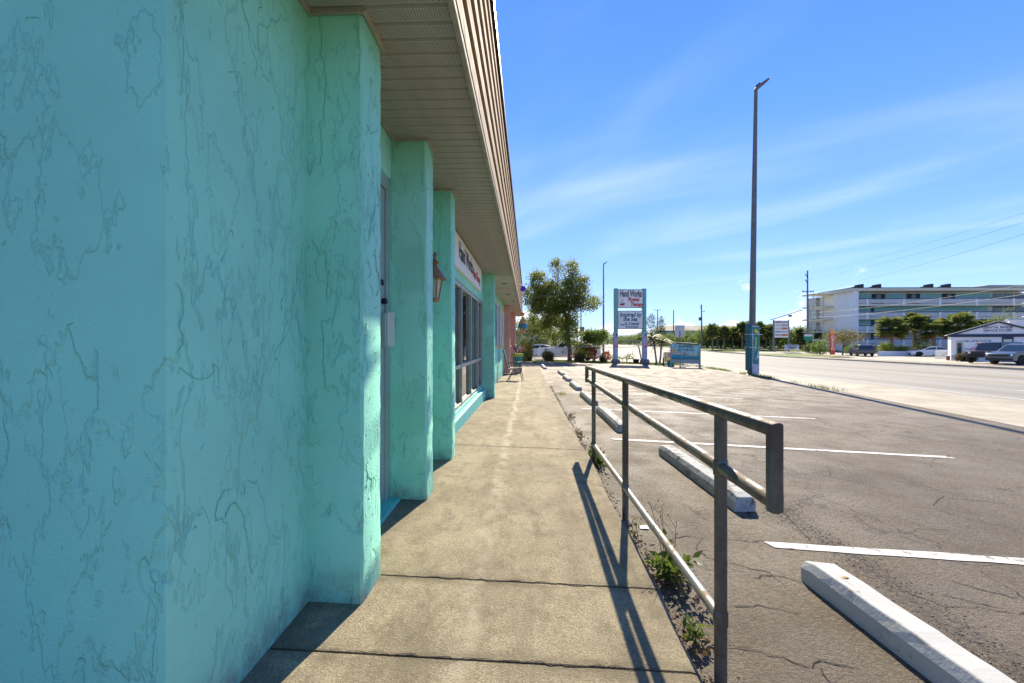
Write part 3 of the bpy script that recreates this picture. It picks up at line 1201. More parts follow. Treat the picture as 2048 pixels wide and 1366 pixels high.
# handrail
HX = .70
def hz(y):
    return .915 - (y - 1.68) * .0135
rail = thing('handrail', 'weathered steel pipe handrail along the pavement edge', 'handrail', (0, 0, 0))
PR = .0222
Y0, Y1 = 1.318, 5.44
MID = .712
def corner_pipe(pts, rad=.05, n=5):
    out = [Vector(pts[0])]
    for a, b, c in zip(pts, pts[1:], pts[2:]):
        a, b, c = Vector(a), Vector(b), Vector(c)
        d1, d2 = (a - b).normalized(), (c - b).normalized()
        p, q = b + d1 * rad, b + d2 * rad
        for i in range(n + 1):
            t = i / n
            out.append(p * (1 - t) ** 2 + b * 2 * t * (1 - t) + q * t * t)
    out.append(Vector(pts[-1]))
    return out
def mitre_pipe(mb, pts, r, n=20):
    """straight pipes cut and welded at a mitre, corners left sharp"""
    pts = [Vector(p) for p in pts]
    X = Vector((1, 0, 0))
    o = len(mb.v)
    for i, p in enumerate(pts):
        di = (p - pts[i - 1]).normalized() if i else None
        do = (pts[i + 1] - p).normalized() if i < len(pts) - 1 else None
        d = di or do
        b = d.cross(X).normalized()
        nn = (d if do is None or di is None else (di + do).normalized())
        for k in range(n):
            a_ = 2 * math.pi * k / n
            s_ = X * math.cos(a_) * r + b * math.sin(a_) * r
            q = p + s_ - d * (s_.dot(nn) / d.dot(nn))
            mb.v.append(tuple(q))
    m = len(pts)
    for i in range(m - 1):
        for k in range(n):
            k2 = (k + 1) % n
            mb.f.append((o + i * n + k, o + i * n + k2, o + (i + 1) * n + k2, o + (i + 1) * n + k))
    mb.f.append(tuple(o + k for k in range(n)))
    mb.f.append(tuple(o + (m - 1) * n + k for k in range(n)))
mb = MB()
mitre_pipe(mb, [(HX, 3.3, hz(3.3)), (HX, Y0, hz(Y0)), (HX, Y0, MID - PR)], PR)
mitre_pipe(mb, [(HX, 3.3, hz(3.3)), (HX, Y1, hz(Y1)), (HX, Y1, MID - PR)], PR)
mb.build('top_rail', m_pipe, rail, smooth=True)
MB().tube([(HX, Y0, MID - .02), (HX, Y0 - .0005, MID), (HX, Y0 + .012, MID), (HX, 3.3, MID + .005), (HX, Y1 - .012, MID + .01), (HX, Y1, MID + .01)][2:5], PR * .98, 20).build('middle_rail', m_pipe, rail, smooth=True)
for yy in (Y0, Y1):
    mb = MB()
    mb.lathe([(.004, -.027), (.016, -.0265), (PR + .0006, -.02), (PR + .0006, .026)], 18, (HX, yy, MID))
    mb.build('rail_elbow', m_pipe, rail, smooth=True)
for yy in (1.68, 3.30, 4.88):
    MB().tube([(HX, yy, gz(HX, yy) - .1), (HX, yy, .5), (HX, yy, hz(yy) - .012)], PR, 20).build('post', m_pipe, rail, smooth=True)
low = lambda y: .165 - (y - 1.68) * .03
MB().tube([(HX, 1.68, low(1.68)), (HX, 3.3, low(3.3))], PR * .92, 16).build('lower_rail', m_pipe2, rail, smooth=True)
MB().tube([(HX, 3.3, low(3.3)), (HX, 4.88, low(4.88))], PR * .92, 16).build('lower_rail', m_pipe2, rail, smooth=True)

for yy in (1.68, 3.30, 4.88):      # weld beads where the rails meet the posts, grout at the foot
    for zz_ in (MID, low(yy)):
        MB().lathe([(PR + .0005, -.030), (PR + .0035, -.026), (PR + .0035, .026), (PR + .0005, .030)], 16, (HX, yy, zz_)).build('weld_collar', m_pipe, rail, smooth=True)
    MB().lathe([(.055, -.01), (.05, .012), (.034, .02), (PR, .03)], 14, (HX, yy, gz(HX, yy))).build('foot_grout', m_grout, rail, smooth=True)

m_dummy = None
# wheel stops
def wheel_stop(label, x0, y0, x1, y1, mat, w=.17, h=.125, blue=False, chip=False):
    L = math.hypot(x1 - x0, y1 - y0)
    mx, my = (x0 + x1) / 2, (y0 + y1) / 2
    t = thing('wheel_stop', label, 'wheel stop', (mx, my, gz(mx, my) + .001), math.atan2(y1 - y0, x1 - x0), 'wheel stops at the head of the parking bays')
    hw, tw = w / 2, w * .345
    bm = bmesh.new()
    n = 18
    rings = []
    for i in range(n + 1):
        x = -L / 2 + L * i / n
        e = min(1, (min(i, n - i)) / 1.0)
        dz = rnd.gauss(0, .0012)
        hh = h * (.86 if i in (0, n) else 1)
        ring = [(x, -hw, 0), (x, -hw * .97, hh * .66), (x, -tw, hh + dz), (x, tw, hh + dz), (x, hw * .97, hh * .66), (x, hw, 0)]
        if chip and i == n:
            ring[2] = (x - .03, -tw, hh * .8)
        rings.append([bm.verts.new((a + rnd.gauss(0, .001), b + rnd.gauss(0, .001), c)) for a, b, c in ring])
    for a, b in zip(rings, rings[1:]):
        for k in range(5):
            bm.faces.new((a[k], a[k + 1], b[k + 1], b[k]))
    bm.faces.new(rings[0])
    bm.faces.new(list(reversed(rings[-1])))
    bmesh.ops.recalc_face_normals(bm, faces=bm.faces)
    me = bpy.data.meshes.new('block')
    bm.to_mesh(me)
    bm.free()
    link('block', me, mat, t, bevel=.006)
    for sx in (-.33, .33):
        mb = MB()
        mb.lathe([(.016, h - .03), (.016, h + .003), (.010, h + .006)], 10, (sx * L, 0, 0))
        mb.build('bolt', m_copper, t)
    if blue:
        mb = MB()
        a = -L / 2 + L * .55
        mb.box(a, L / 2 + .004, -hw - .004, hw + .004, .0, h * .66).prism([(-hw - .004, h * .66), (-tw - .002, h + .005), (tw + .002, h + .005), (hw + .004, h * .66)], a, L / 2 + .004, 'x')
        mb.build('blue_band', m_stopblue, t)
    return t


wheel_stop('clean white concrete wheel stop nearest the camera, cut by the frame', 1.70, 1.3, 1.60, 2.60, m_stop, chip=True)
wheel_stop('worn white wheel stop seen through the near half of the handrail', 1.70, 3.62, 1.62, 5.43, m_stop2)
wheel_stop('worn white wheel stop just behind the middle handrail post', 1.38, 6.7, 1.36, 8.6, m_stop2)
wheel_stop('worn wheel stop behind the farthest handrail post', 1.39, 9.6, 1.37, 11.4, m_stop2)
wheel_stop('grey wheel stop, fifth in the row from the camera', 1.42, 12.75, 1.40, 14.6, m_stop2)
wheel_stop('grey wheel stop, sixth in the row from the camera', 1.45, 16.0, 1.42, 17.8, m_stop2)
wheel_stop('grey wheel stop, last before the blue and white one', 1.48, 19.3, 1.46, 21.4, m_stop2)
wheel_stop('blue and white wheel stop at the far end of the pavement', .92, 24.2, .86, 27.2, m_stop2, blue=True)
scrap = MB()
p = gp(1288, 1056)
scrap.add([(p.x - .03, p.y - .02, p.z + .004), (p.x + .03, p.y - .025, p.z + .006), (p.x + .025, p.y + .02, p.z + .014), (p.x - .025, p.y + .025, p.z + .006)], [(0, 1, 2, 3)])
so_ = scrap.build('paper_scrap', m_paper, fix=False)
md = so_.modifiers.new('thickness', 'SOLIDIFY')
md.thickness = .001
tag(so_, 'small torn white paper scrap on the asphalt beside the handrail', 'paper scrap')
# ------------------------------------------------------------------ plants
def put_leaves(name, mat, parent, pts, L, W, out=None, up=.3, droop=0.):
    v, f = leaves(pts, L, W, up, out, droop=droop)
    return link(name, np_mesh(name, v, f), mat, parent)


def limbs(parent, base, forks, r0, name='trunk', mat=None):
    """tapered trunk with limbs; forks: list of point lists starting on the trunk"""
    mb = MB()
    for pts, ra, rb in forks:
        P = []
        for i, p in enumerate(pts):
            P.append(Vector(p))
        Q = []
        for a, b in zip(P, P[1:]):
            for k in range(4):
                t = k / 4
                q = a.lerp(b, t)
                j = (b - a).length * .03
                Q.append(q + Vector((rnd.gauss(0, j), rnd.gauss(0, j), 0)) if k else q)
        Q.append(P[-1])
        n = len(Q)
        mb.tube(Q, [ra + (rb - ra) * i / (n - 1) for i in range(n)], 8)
    return mb.build(name, mat or m_bark, parent, smooth=True)


def bush(name, label, cat, loc, blobs, mat, L, W, clumps, per, spread, stems=4, group=None):
    t = thing(name, label, cat, loc, 0, group)
    pts, d = cloud(blobs, clumps, per, spread)
    keep = pts[:, 2] > 0
    put_leaves('foliage', mat, t, pts[keep], L, W, d[keep])
    b = blobs[0]
    forks = []
    for k in range(stems):
        q = blobs[k % len(blobs)]
        forks.append(([(rnd.gauss(0, .05), rnd.gauss(0, .05), -.05), (q[0] * .4 + rnd.gauss(0, .1), q[1] * .4, q[2] * .5), (q[0] + rnd.gauss(0, .2), q[1], q[2])], .035, .01))
    limbs(t, None, forks, .04, 'stem')
    return t


def grass_tuft(name, label, cat, loc, h, r, n, mat, width=.012, group=None, spread=.5):
    t = thing(name, label, cat, loc, 0, group)
    mb = MB()
    for _ in range(n):
        a = rnd.uniform(0, 6.283)
        lean = abs(rnd.gauss(0, spread))
        hh = h * rnd.uniform(.6, 1.1)
        b = Vector((rnd.gauss(0, r * .25), rnd.gauss(0, r * .25), -.02))
        d = Vector((math.cos(a), math.sin(a), 0))
        s_ = Vector((-d.y, d.x, 0)) * width * rnd.uniform(.6, 1.2)
        m_ = b + d * lean * r * .55 + Vector((0, 0, hh * .65))
        e = b + d * lean * r * 1.25 + Vector((0, 0, hh * (1 - .25 * lean)))
        mb.add([b - s_, b + s_, m_ + s_ * .8, m_ - s_ * .8, e], [(0, 1, 2, 3), (3, 2, 4)])
    mb.build('blades', mat, t, fix=False)
    return t


def weed(label, loc, n, r, h, L, W, mat=None, dry=0, dead=0):
    t = thing('weed', label, 'weed', loc, 0, 'weeds along the pavement edge')
    ns = max(3, n // 9)
    mb = MB()
    pts, dirs = [], []
    for k in range(ns):
        a = rnd.uniform(0, 6.283)
        e = Vector((math.cos(a) * r[0] * rnd.uniform(.1, 1), math.sin(a) * r[1] * rnd.uniform(.1, 1), h * rnd.uniform(.3, 1)))
        b = Vector((rnd.gauss(0, r[0] * .25), rnd.gauss(0, r[1] * .45), 0))
        mb.tube([b, b * .6 + e * .35 + Vector((0, 0, h * .15)), b * .8 + e], [.0025, .002, .001], 4)
        for i in range(9):
            q = (b * .8 + e) * rnd.uniform(.3, 1.05)
            pts.append(tuple(q + Vector((rnd.gauss(0, .012), rnd.gauss(0, .012), rnd.gauss(0, .008)))))
            dirs.append((e.x * 4, e.y * 4, .1))
    mb.build('stem', m_dry if dry else m_bush, t, fix=False)
    tag(put_leaves('leaf_cluster', mat or m_weed, t, np.array(pts), L, W, np.array(dirs)), kind='stuff')
    if dead:
        pp = np.column_stack([nrng.normal(0, r[0] * .7, dead), nrng.normal(0, r[1] * .9, dead), np.abs(nrng.normal(.012, .02, dead))])
        put_leaves('dead_leaves', m_deadleaf, t, pp, .04, .018, None, -.1)
    for k in range(dry):
        mb = MB()
        a = rnd.uniform(-.5, .5)
        p = Vector((rnd.gauss(0, .03), rnd.gauss(0, .04), 0))
        tip = p + Vector((math.sin(a) * .22, rnd.uniform(-.05, .12), rnd.uniform(.30, .42)))
        mb.tube([p, p.lerp(tip, .5) + Vector((.01, 0, .02)), tip], [.0028, .002, .0012], 5)
        for q in range(4):
            u = p.lerp(tip, .45 + q * .14)
            w_ = u + Vector((rnd.uniform(-.09, .09), rnd.uniform(-.04, .04), rnd.uniform(.04, .10)))
            mb.tube([u, w_], [.0014, .0009], 4)
            mb.lathe([(.001, -.004), (.005, 0), (.001, .006)], 5, tuple(w_))
        mb.build('dry_stalk', m_dry, t, fix=False)
    return t


def weed_at(px, py):
    p = gp(px, py)
    p.x = max(p.x, .665)
    return p


weed('leafy green weed with dry stalks growing below the lower rail', weed_at(1342, 1160), 170, (.10, .20), .17, .06, .026, dry=3, dead=160)
weed('small green weed sprouting nearest the bottom of the picture', weed_at(1392, 1285), 50, (.06, .08), .10, .05, .016, dead=40)
weed('creeping bright green weed at the base of the farthest handrail post', weed_at(1194, 925), 420, (.07, .40), .11, .042, .024)
weed('thin weed at the base of the middle handrail post', weed_at(1268, 1075), 20, (.06, .08), .14, .035, .010, dead=25)
weed('low brown weed by the pavement edge beyond the handrail', weed_at(1160, 872), 60, (.05, .28), .06, .03, .014, dead=80)
weed('yellow green tuft in the gutter, farthest weed along the pavement', weed_at(1122, 790), 60, (.16, .12), .06, .06, .012, m_ylw)
weed('brown dry weed in the gutter between two green weeds', weed_at(1143, 835), 40, (.04, .30), .05, .03, .012, m_deadleaf, dead=60)

# grass fringe along the lot edges and on the planted strip
mb = MB()
def blade(mb, x, y, z, h, w):
    a = rnd.uniform(0, 6.283)
    d = Vector((math.cos(a), math.sin(a), 0))
    b = Vector((x, y, z))
    s_ = Vector((-d.y, d.x, 0)) * w
    mb.add([b - s_, b + s_, b + d * h * rnd.uniform(.1, .6) + Vector((0, 0, h))], [(0, 1, 2)])
for _ in range(9000):
    x, y = rnd.uniform(.6, 12.6), rnd.uniform(36.0, 39.4)
    if x < 4.5 and rnd.random() < .5:
        continue
    blade(mb, x, y, gz(x, y), rnd.uniform(.05, .16), .012)
for _ in range(2600):
    y = rnd.uniform(21, 36) if rnd.random() < .85 else rnd.uniform(15, 22)
    x = lot_edge(y) + rnd.gauss(.05, .10 + max(0, y - 28) * .03)
    if math.sin(y * 2.1) + math.sin(y * .9) + rnd.gauss(0, .5) < -.2:
        continue
    blade(mb, x, y, gz(x, y), rnd.uniform(.04, .17), .010)
tag(mb.build('roadside_grass', m_grass, fix=False), 'short yellow green grass on the planted strip and lot edge', 'grass', kind='stuff')

# the oak at the end of the lot; local metres from its foot
def from_px(foot, Y, px, py):
    p = at(px, py, Y)
    return (p.x - foot.x, p.z - foot.z)


OY = 38.4
of = Vector((at(1139, 700, OY).x, OY, gz(3.5, OY)))
def ob(px, py, rx, rz, dy=0., w=1.):
    a, b = from_px(of, OY, px, py)
    k = OY / 910
    return (a, dy, b, rx * k, (rx * .8 + 8) * k, rz * k, w)
oak = thing('oak_tree', 'tall spreading oak with spiky crown at the end of the parking lot', 'tree', of)
blobs = [ob(1120, 590, 44, 32), ob(1095, 600, 34, 34), ob(1150, 580, 26, 30), ob(1112, 540, 9, 20, 0, 1.2), ob(1145, 535, 11, 18, .5, 1.2), ob(1068, 590, 20, 26),
         ob(1172, 607, 22, 13, -.4), ob(1190, 602, 12, 7, .3), ob(1082, 630, 24, 28, .6), ob(1108, 655, 20, 30, 1.0), ob(1130, 630, 24, 24), ob(1140, 662, 17, 26, -.3, 1.5), ob(1075, 555, 14, 9), ob(1165, 560, 9, 8)]
pts, d = cloud(blobs, 1900, 15, .19)
put_leaves('crown', m_oak, oak, pts, .17, .085, d, .2)
pts, d = cloud(blobs, 260, 8, .3)
put_leaves('crown_fringe', m_oak, oak, pts + d * .25, .15, .06, d, .3)
def op(px, py, dy=0.):
    a, b = from_px(of, OY, px, py)
    return (a, dy, b)
limbs(oak, None, [([(0, 0, -.1), op(1138, 690), op(1136, 655, .1), op(1130, 620)], .19, .12), ([op(1130, 622), op(1120, 590, .3), op(1112, 530)], .11, .02),
                  ([op(1133, 640), op(1150, 600, -.3), op(1185, 603, -.4)], .09, .015), ([op(1132, 628), op(1095, 610), op(1066, 592)], .09, .015),
                  ([op(1131, 622), op(1142, 585), op(1146, 532)], .09, .015), ([op(1134, 650, .1), op(1108, 650, .8), op(1085, 632, .7)], .07, .015)], .2)

# the trees behind the truck
p = at(1062, 690, 58)
t = bush('leafy_tree', 'hazy dark tree behind the white truck, left of the oak', 'tree', (p.x, 58, gz(0, 58)),
         [(0, 0, 2.6, 2.2, 2, 1.7), (-.9, 0, 3.6, 1.2, 1.2, .9), (1.5, 0, 3.4, 1.2, 1.2, 1.0), (.3, 0, 4.2, 1.0, 1, .7)], m_oak, .24, .11, 420, 12, .3, 3)
limbs(t, None, [([(0, 0, -.1), (0, 0, 1.4), (.1, 0, 2.6)], .2, .14)], .2)
p = at(1112, 690, 62)
t = bush('leafy_tree', 'dense tree half hidden behind the oak trunk', 'tree', (p.x, 62, gz(3, 62)),
         [(0, 0, 3.2, 2.0, 1.8, 3.0), (1, 0, 2.2, 1.5, 1.4, 1.6)], m_oak, .24, .11, 420, 12, .3, 3)

# shrubs on the planted strip
def pp(px, Y):
    q = at(px, 690, Y)
    return Vector((q.x, Y, gz(q.x, Y) + .01))


b = bush('shrub', 'round green shrub on a short stem left of the pylon sign', 'shrub', pp(1190, 39.2),
         [(0, 0, 2.15, .95, .9, .5), (-.5, .1, 2.35, .5, .5, .35), (.55, 0, 2.3, .5, .5, .4), (.1, -.1, 1.6, .6, .5, .5), (-.7, 0, 1.9, .4, .4, .25)], m_bush, .16, .075, 380, 12, .14, 4)
limbs(b, None, [([(0, 0, -.05), (-.03, 0, .9), (.05, 0, 1.6)], .05, .035)], .05)
bush('shrub', 'loose yellow green shrub between the oak and the round shrub', 'shrub', pp(1162, 38.8),
     [(0, 0, .9, .55, .5, .5), (.5, .1, 1.25, .4, .4, .3), (-.3, 0, 1.35, .35, .35, .3), (.9, 0, .8, .35, .3, .3)], m_ylw, .16, .07, 170, 10, .13, 4)
for px, Y, h, lab in ((1053, 37.2, 1.45, 'widest brown ornamental grass clump, left beside the pavement'), (1098, 37.3, .95, 'brown ornamental grass clump in front of the truck wheel'),
                      (1158, 37.4, 1.05, 'dark ornamental grass clump right of the oak trunk'), (1205, 37.6, .65, 'small ornamental grass clump left of the sign post')):
    grass_tuft('ornamental_grass', lab, 'grass clump', pp(px, Y), h, h * .62, 900, m_ogr, .010, 'ornamental grasses on the planted strip', .55)
for px, Y, h, lab in ((1186, 38.0, 1.15, 'red leaved croton bush behind the lawn flamingos'), (1213, 38.5, .9, 'low dark red croton bush beside the left sign post')):
    bush('croton', lab, 'shrub', pp(px, Y), [(0, 0, h * .6, .28, .25, h * .4)], m_red, .16, .06, 45, 9, .08, 3, 'croton bushes')


def strap_plant(name, label, loc, n, L, W, mat, rise=.8, cat='plant', stems=1, h0=0.):
    t = thing(name, label, cat, loc)
    mb = MB()
    for s_ in range(stems):
        o = Vector((rnd.gauss(0, .18), rnd.gauss(0, .1), 0)) if stems > 1 else Vector()
        hh = h0 * rnd.uniform(.5, 1.1)
        for k in range(n):
            a = rnd.uniform(0, 6.283)
            d = Vector((math.cos(a), math.sin(a), 0))
            w_ = Vector((-d.y, d.x, 0)) * W * rnd.uniform(.7, 1.2)
            l = L * rnd.uniform(.7, 1.15)
            e = rise * rnd.uniform(.4, 1.2)
            b0 = o + Vector((0, 0, hh * rnd.uniform(.3, 1)))
            m1 = b0 + d * l * .4 + Vector((0, 0, l * .45 * e))
            m2 = b0 + d * l * .75 + Vector((0, 0, l * .55 * e))
            m3 = b0 + d * l + Vector((0, 0, l * (.5 * e - .12)))
            mb.add([b0 - w_ * .4, b0 + w_ * .4, m1 + w_, m1 - w_, m2 + w_ * .8, m2 - w_ * .8, m3], [(0, 1, 2, 3), (3, 2, 4, 5), (5, 4, 6)])
    mb.build('fronds', mat, t, fix=False)
    if h0:
        MB().tube([(0, 0, -.03), (0, 0, h0 * .8)], [.03, .02], 6).build('stem', m_bark, t)
    return t


strap_plant('dracaena', 'spiky yellow green plant between the two sign posts', pp(1253, 37.6), 14, .55, .035, m_ylw, 1.0, 'plant', 4, .8)
# potted and standing ornaments
def pot(name, label, loc, r, h, mat, cat='flowerpot'):
    t = thing(name, label, cat, loc)
    mb = MB()
    mb.lathe([(r * .68, 0), (r * .74, h * .1), (r * .95, h * .82), (r * 1.06, h * .84), (r * 1.06, h), (r * .92, h), (r * .88, h * .86), (.01, h * .84)], 18)
    mb.build('pot', mat, t, smooth=True)
    return t


pot('flowerpot', 'small black plastic pot standing in the grass between sign posts', pp(1272, 36.9), .26, .36, m_black)
t = pot('flowerpot', 'turquoise flowerpot with yellow flowers beside the painted board', pp(1341, 32.6), .27, .36, m_potteal)
pts, d = cloud([(0, 0, .42, .26, .22, .08)], 50, 6, .04)
put_leaves('flowers', leaf_mat('yellow_flowers', (.45, .33, .03), (.62, .50, .06), .3), t, pts, .07, .05, d)


def flamingo(label, loc, s=1., rz=0.):
    t = thing('lawn_flamingo', label, 'garden ornament', loc, rz, 'pink lawn flamingos')
    mb = MB()
    prof = [(-.26, .012), (-.2, .06), (-.1, .105), (0, .12), (.1, .10), (.16, .06)]
    mb.tube([(x * s, 0, (.55 + x * .25) * s) for x, r in prof], [r * s for x, r in prof], 10)
    mb.tube([(.12 * s, 0, .6 * s), (.22 * s, 0, .68 * s), (.2 * s, 0, .82 * s), (.13 * s, 0, .92 * s), (.17 * s, 0, .99 * s), (.25 * s, 0, .97 * s)], [.05 * s, .032 * s, .026 * s, .026 * s, .04 * s, .025 * s], 8)
    mb.build('body', m_pink, t, smooth=True)
    MB().tube([(.25 * s, 0, .97 * s), (.31 * s, 0, .93 * s), (.31 * s, 0, .88 * s)], [.022 * s, .016 * s, .004 * s], 6).build('beak', m_black, t)
    for y in (-.03, .03):
        MB().tube([(.0, y * s, .48 * s), (.01, y * s, -.03)], .008, 5).build('leg', m_dark, t)
    return t


flamingo('pink plastic flamingo at the foot of the oak trunk', pp(1144, 37.0), .75, R(200))
flamingo('pink plastic flamingo left of the left sign post', pp(1194, 37.0), .75, R(20))
t = flamingo('pink flamingo ornament standing behind the turquoise flowerpot', pp(1346, 33.0), 1.15, R(160))

# pygmy date palm with two stems
pd = thing('pygmy_palm', 'pygmy date palm with two thin curved stems by the lot edge', 'palm', pp(1316, 37.6))
mbs, mbf = MB(), MB()
for (tx, ty, tz, bx) in ((-.45, 0, 2.15, -.1), (.42, .1, 1.85, .12)):
    P = [Vector((bx, 0, -.05)), Vector((bx * 1.5 + tx * .1, 0, tz * .35)), Vector((tx * .65, ty, tz * .7)), Vector((tx, ty, tz))]
    MB().tube(P, [.085, .07, .075, .09], 9).build('trunk', m_palmbark, pd, smooth=True)
    for k in range(60):
        a = rnd.uniform(0, 6.283)
        d = Vector((math.cos(a), math.sin(a), 0))
        el = rnd.uniform(-.5, 1.1)
        L = rnd.uniform(.85, 1.25)
        prev = None
        for i in range(9):
            t_ = i / 8
            p_ = P[-1] + d * (L * t_ * math.cos(el * (1 - .4 * t_))) + Vector((0, 0, L * (math.sin(el) * t_ - .75 * t_ * t_)))
            if prev is not None:
                for sd in (-1, 1):
                    for q in (0, .5):
                        b0 = prev.lerp(p_, q)
                        e = b0 + Vector((-d.y, d.x, 0)) * sd * .17 * (1 - .5 * t_) + d * .12 + Vector((0, 0, -.05))
                        w_ = d * .03
                        mbf.add([b0 - w_, b0 + w_, e], [(0, 1, 2)])
            prev = p_
mbf.build('fronds', m_palmy, pd, fix=False)

# ------------------------------------------------------------------ pylon sign
m_postteal = M('sign_post_teal', (.16, .42, .38), .5, .15, 4)
m_panel = M('sign_panel', (.82, .80, .74), .5, .05, 2)
m_panelrim = M('sign_rim', (.12, .13, .11), .5, .2, 5)
m_ltblue = M('painted_light_blue', (.36, .50, .62), .6, .2, 4)
m_pinkp = M('painted_pink', (.72, .30, .36), .6, .15, 5)
m_redp = M('painted_red', (.55, .05, .09), .6, .1, 5)
m_stone = M('block_grey', (.20, .20, .20), .9, .3, 6, .4, 30)
sg = thing('pylon_sign', 'two panel pylon sign on turquoise posts with flamingo painted bases', 'sign', (6.78, 36.35, gz(6.9, 36.4)), R(6))
G0 = sg.location.z
def zz(py, Z=36.9):
    return CAMZ + (683 - py) * Z / 910 - G0
for x0, nm in ((0., 'l'), (2.36, 'r')):
    MB().box(x0 + (.06 if nm == 'l' else 0), x0 + (.30 if nm == 'l' else .24), -.2, .2, zz(668), zz(579)).build('post', m_postteal, sg, bevel=.01)
    MB().box(x0 + .02, x0 + .29, -.24, .24, zz(718), zz(665)).build('painted_base', m_ltblue, sg, bevel=.01)
    MB().box(x0 - .12, x0 + .46, -.3, .3, -.1, zz(720)).box(x0 - .08, x0 + .42, -.27, .27, zz(720) + .001, zz(717.5)).build('footing', m_stone, sg, bevel=.012)
    mb = MB()          # painted flamingo: flat paint on the base box
    def el(cx, cz, rx, rz_, n=12):
        mb.prism([(cx + rx * math.cos(k * 6.283 / n), cz + rz_ * math.sin(k * 6.283 / n)) for k in range(n)], -.246, -.241, 'y')
    c = x0 + .16
    el(c + .02, zz(675), .13, .09)
    mb.prism([(c + .02, zz(675)), (c + .09, zz(675)), (c + .02, zz(683)), (c - .05, zz(688)), (c - .1, zz(688)), (c - .03, zz(682))], -.2455, -.2405, 'y')
    el(c, zz(689), .17, .16)
    mb.prism([(c - .03, zz(694)), (c + .0, zz(694)), (c - .06, zz(709)), (c - .09, zz(709))], -.246, -.241, 'y')
    mb.prism([(c + .05, zz(694)), (c + .08, zz(694)), (c + .1, zz(711)), (c + .07, zz(711))], -.246, -.241, 'y')
    tag(mb.build('painted_flamingo', m_pinkp, sg), kind='stuff')
    mb = MB()
    el(c + .0, zz(693), .16, .05)
    mb.build('painted_wing', m_redp, sg)
    mb = MB()
    mb.prism([(c - .06, zz(672)), (c + .04, zz(672)), (c + .06, zz(668.5)), (c - .02, zz(667))], -.25, -.241, 'y')
    mb.build('painted_crest', m_black, sg)
for z1, z0, nm in ((zz(581), zz(617), 'upper_panel'), (zz(623), zz(658.5), 'lower_panel')):
    rim = MB().box(.302, 2.358, -.12, .12, z0, z1).build('panel_frame', m_panelrim, sg)
    MB().box(.34, 2.32, -.132, .132, z0 + .045, z1 - .045).build(nm, m_panel, sg, bevel=.004)
TX = 1.32
F0 = (R(90), 0, 0)
text('lettering', 'Hand Works', .72, m_txtdk, sg, (TX + .04, -.136, zz(590)), F0, .46, bold=.02)
text('lettering', 'Physical', .42, m_txtred, sg, (TX + .24, -.136, zz(601)), F0, .70, .22, bold=.016)
text('lettering', 'Therapy', .42, m_txtred, sg, (TX + .50, -.136, zz(610.5)), F0, .70, .22, bold=.016)
figure(sg, (TX - .66, -.133, zz(609)), (0, 0, 0), .40)
m_txtteal = M('sign_teal', (.015, .16, .20), .6, .1, 6)
text('lettering', 'Inspired by', .46, m_txtteal, sg, (TX, -.136, zz(631)), F0, .84, .25, bold=.014)
text('lettering', 'the Sea', .46, m_txtteal, sg, (TX - .02, -.136, zz(639.5)), F0, .84, .25, bold=.014)
text('lettering', 'A Coastal', .34, m_txtteal, sg, (TX + .12, -.136, zz(648)), F0, .85, .15, bold=.010)
text('lettering', 'Boutique', .32, m_txtteal, sg, (TX + .12, -.136, zz(654)), F0, .9, .15, bold=.004)
mb = MB()
mb.prism([(.46, zz(650)), (.60, zz(648.6)), (.74, zz(649.6)), (.86, zz(648.4)), (.84, zz(651)), (.72, zz(651.6)), (.58, zz(651))], -.137, -.132, 'y')
mb.build('painted_fish', M('paint_violet', (.12, .16, .45), .6), sg)

# ------------------------------------------------------------------ hand painted board
bx0 = at(1343.5, 700, 31.6).x
bd = thing('painted_board', 'hand painted boutique board with sunset over sea by the lot edge', 'sign', (bx0, 31.6, gz(11, 31.6)), R(-2))
G1 = bd.location.z
def bz(py):
    return CAMZ + (683 - py) * 31.9 / 910 - G1
BW = 1.80
def band(nm, z0l, z0r, z1l, z1r, mat, y0=-.012, wave=0):
    n = 14
    mb = MB()
    lo = [(BW * i / n, z0l + (z0r - z0l) * i / n + wave * math.sin(i * 1.3)) for i in range(n + 1)]
    hi = [(BW * i / n, z1l + (z1r - z1l) * i / n + wave * math.sin(i * 1.3 + 1)) for i in range(n + 1)]
    mb.prism(lo + hi[::-1], y0, 0., 'y')
    return mb.build(nm, mat, bd)
band('sky_band', bz(704), bz(708), bz(687.5), bz(691), M('board_sky', (.30, .56, .56), .6, .2, 3))
band('sunset_band', bz(708.2), bz(711), bz(704) - .001, bz(708) - .001, M('board_sand', (.55, .44, .28), .6, .2, 3), -.0121)
band('sea_band', bz(717), bz(717), bz(708.2) - .001, bz(711) - .001, M('board_sea', (.05, .36, .42), .6, .2, 4), -.0119)
band('beach_band', bz(725), bz(727), bz(717) - .001, bz(717) - .001, M('board_grey', (.33, .40, .38), .6, .2, 4), -.0122)
mb = MB()
mb.prism([(.17 + .14 * math.cos(k * .524), bz(700.5) + .12 * math.sin(k * .524)) for k in range(12)], -.017, -.013, 'y')
mb.build('painted_sun', M('board_sun', (.75, .45, .09), .6, .1, 4), bd)
m_brushdk = M('brush_dark', (.03, .05, .06), .7, .2, 8)
text('lettering', 'INSPIRED', .24, m_brushdk, bd, (.95, -.017, bz(693)), F0, 1.05, bold=.003)
text('lettering', 'BY THE SEA', .22, m_brushdk, bd, (.97, -.017, bz(699.7)), F0, 1.0, bold=.003)
text('lettering', 'A', .24, M('brush_brown', (.09, .035, .03), .7), bd, (.86, -.017, bz(707)), F0, 1.2, bold=.004)
text('lettering', 'UNIQUE BOUTIQUE', .21, m_brushdk, bd, (.88, -.017, bz(716.5)), F0, 1.0, bold=.002)
MB().box(BW + .003, BW + .12, -.07, .05, -.12, bz(690)).build('post', m_postteal, bd, bevel=.006)
MB().box(-.08, -.003, -.03, .05, -.12, bz(688)).build('post', m_postteal, bd, bevel=.006)
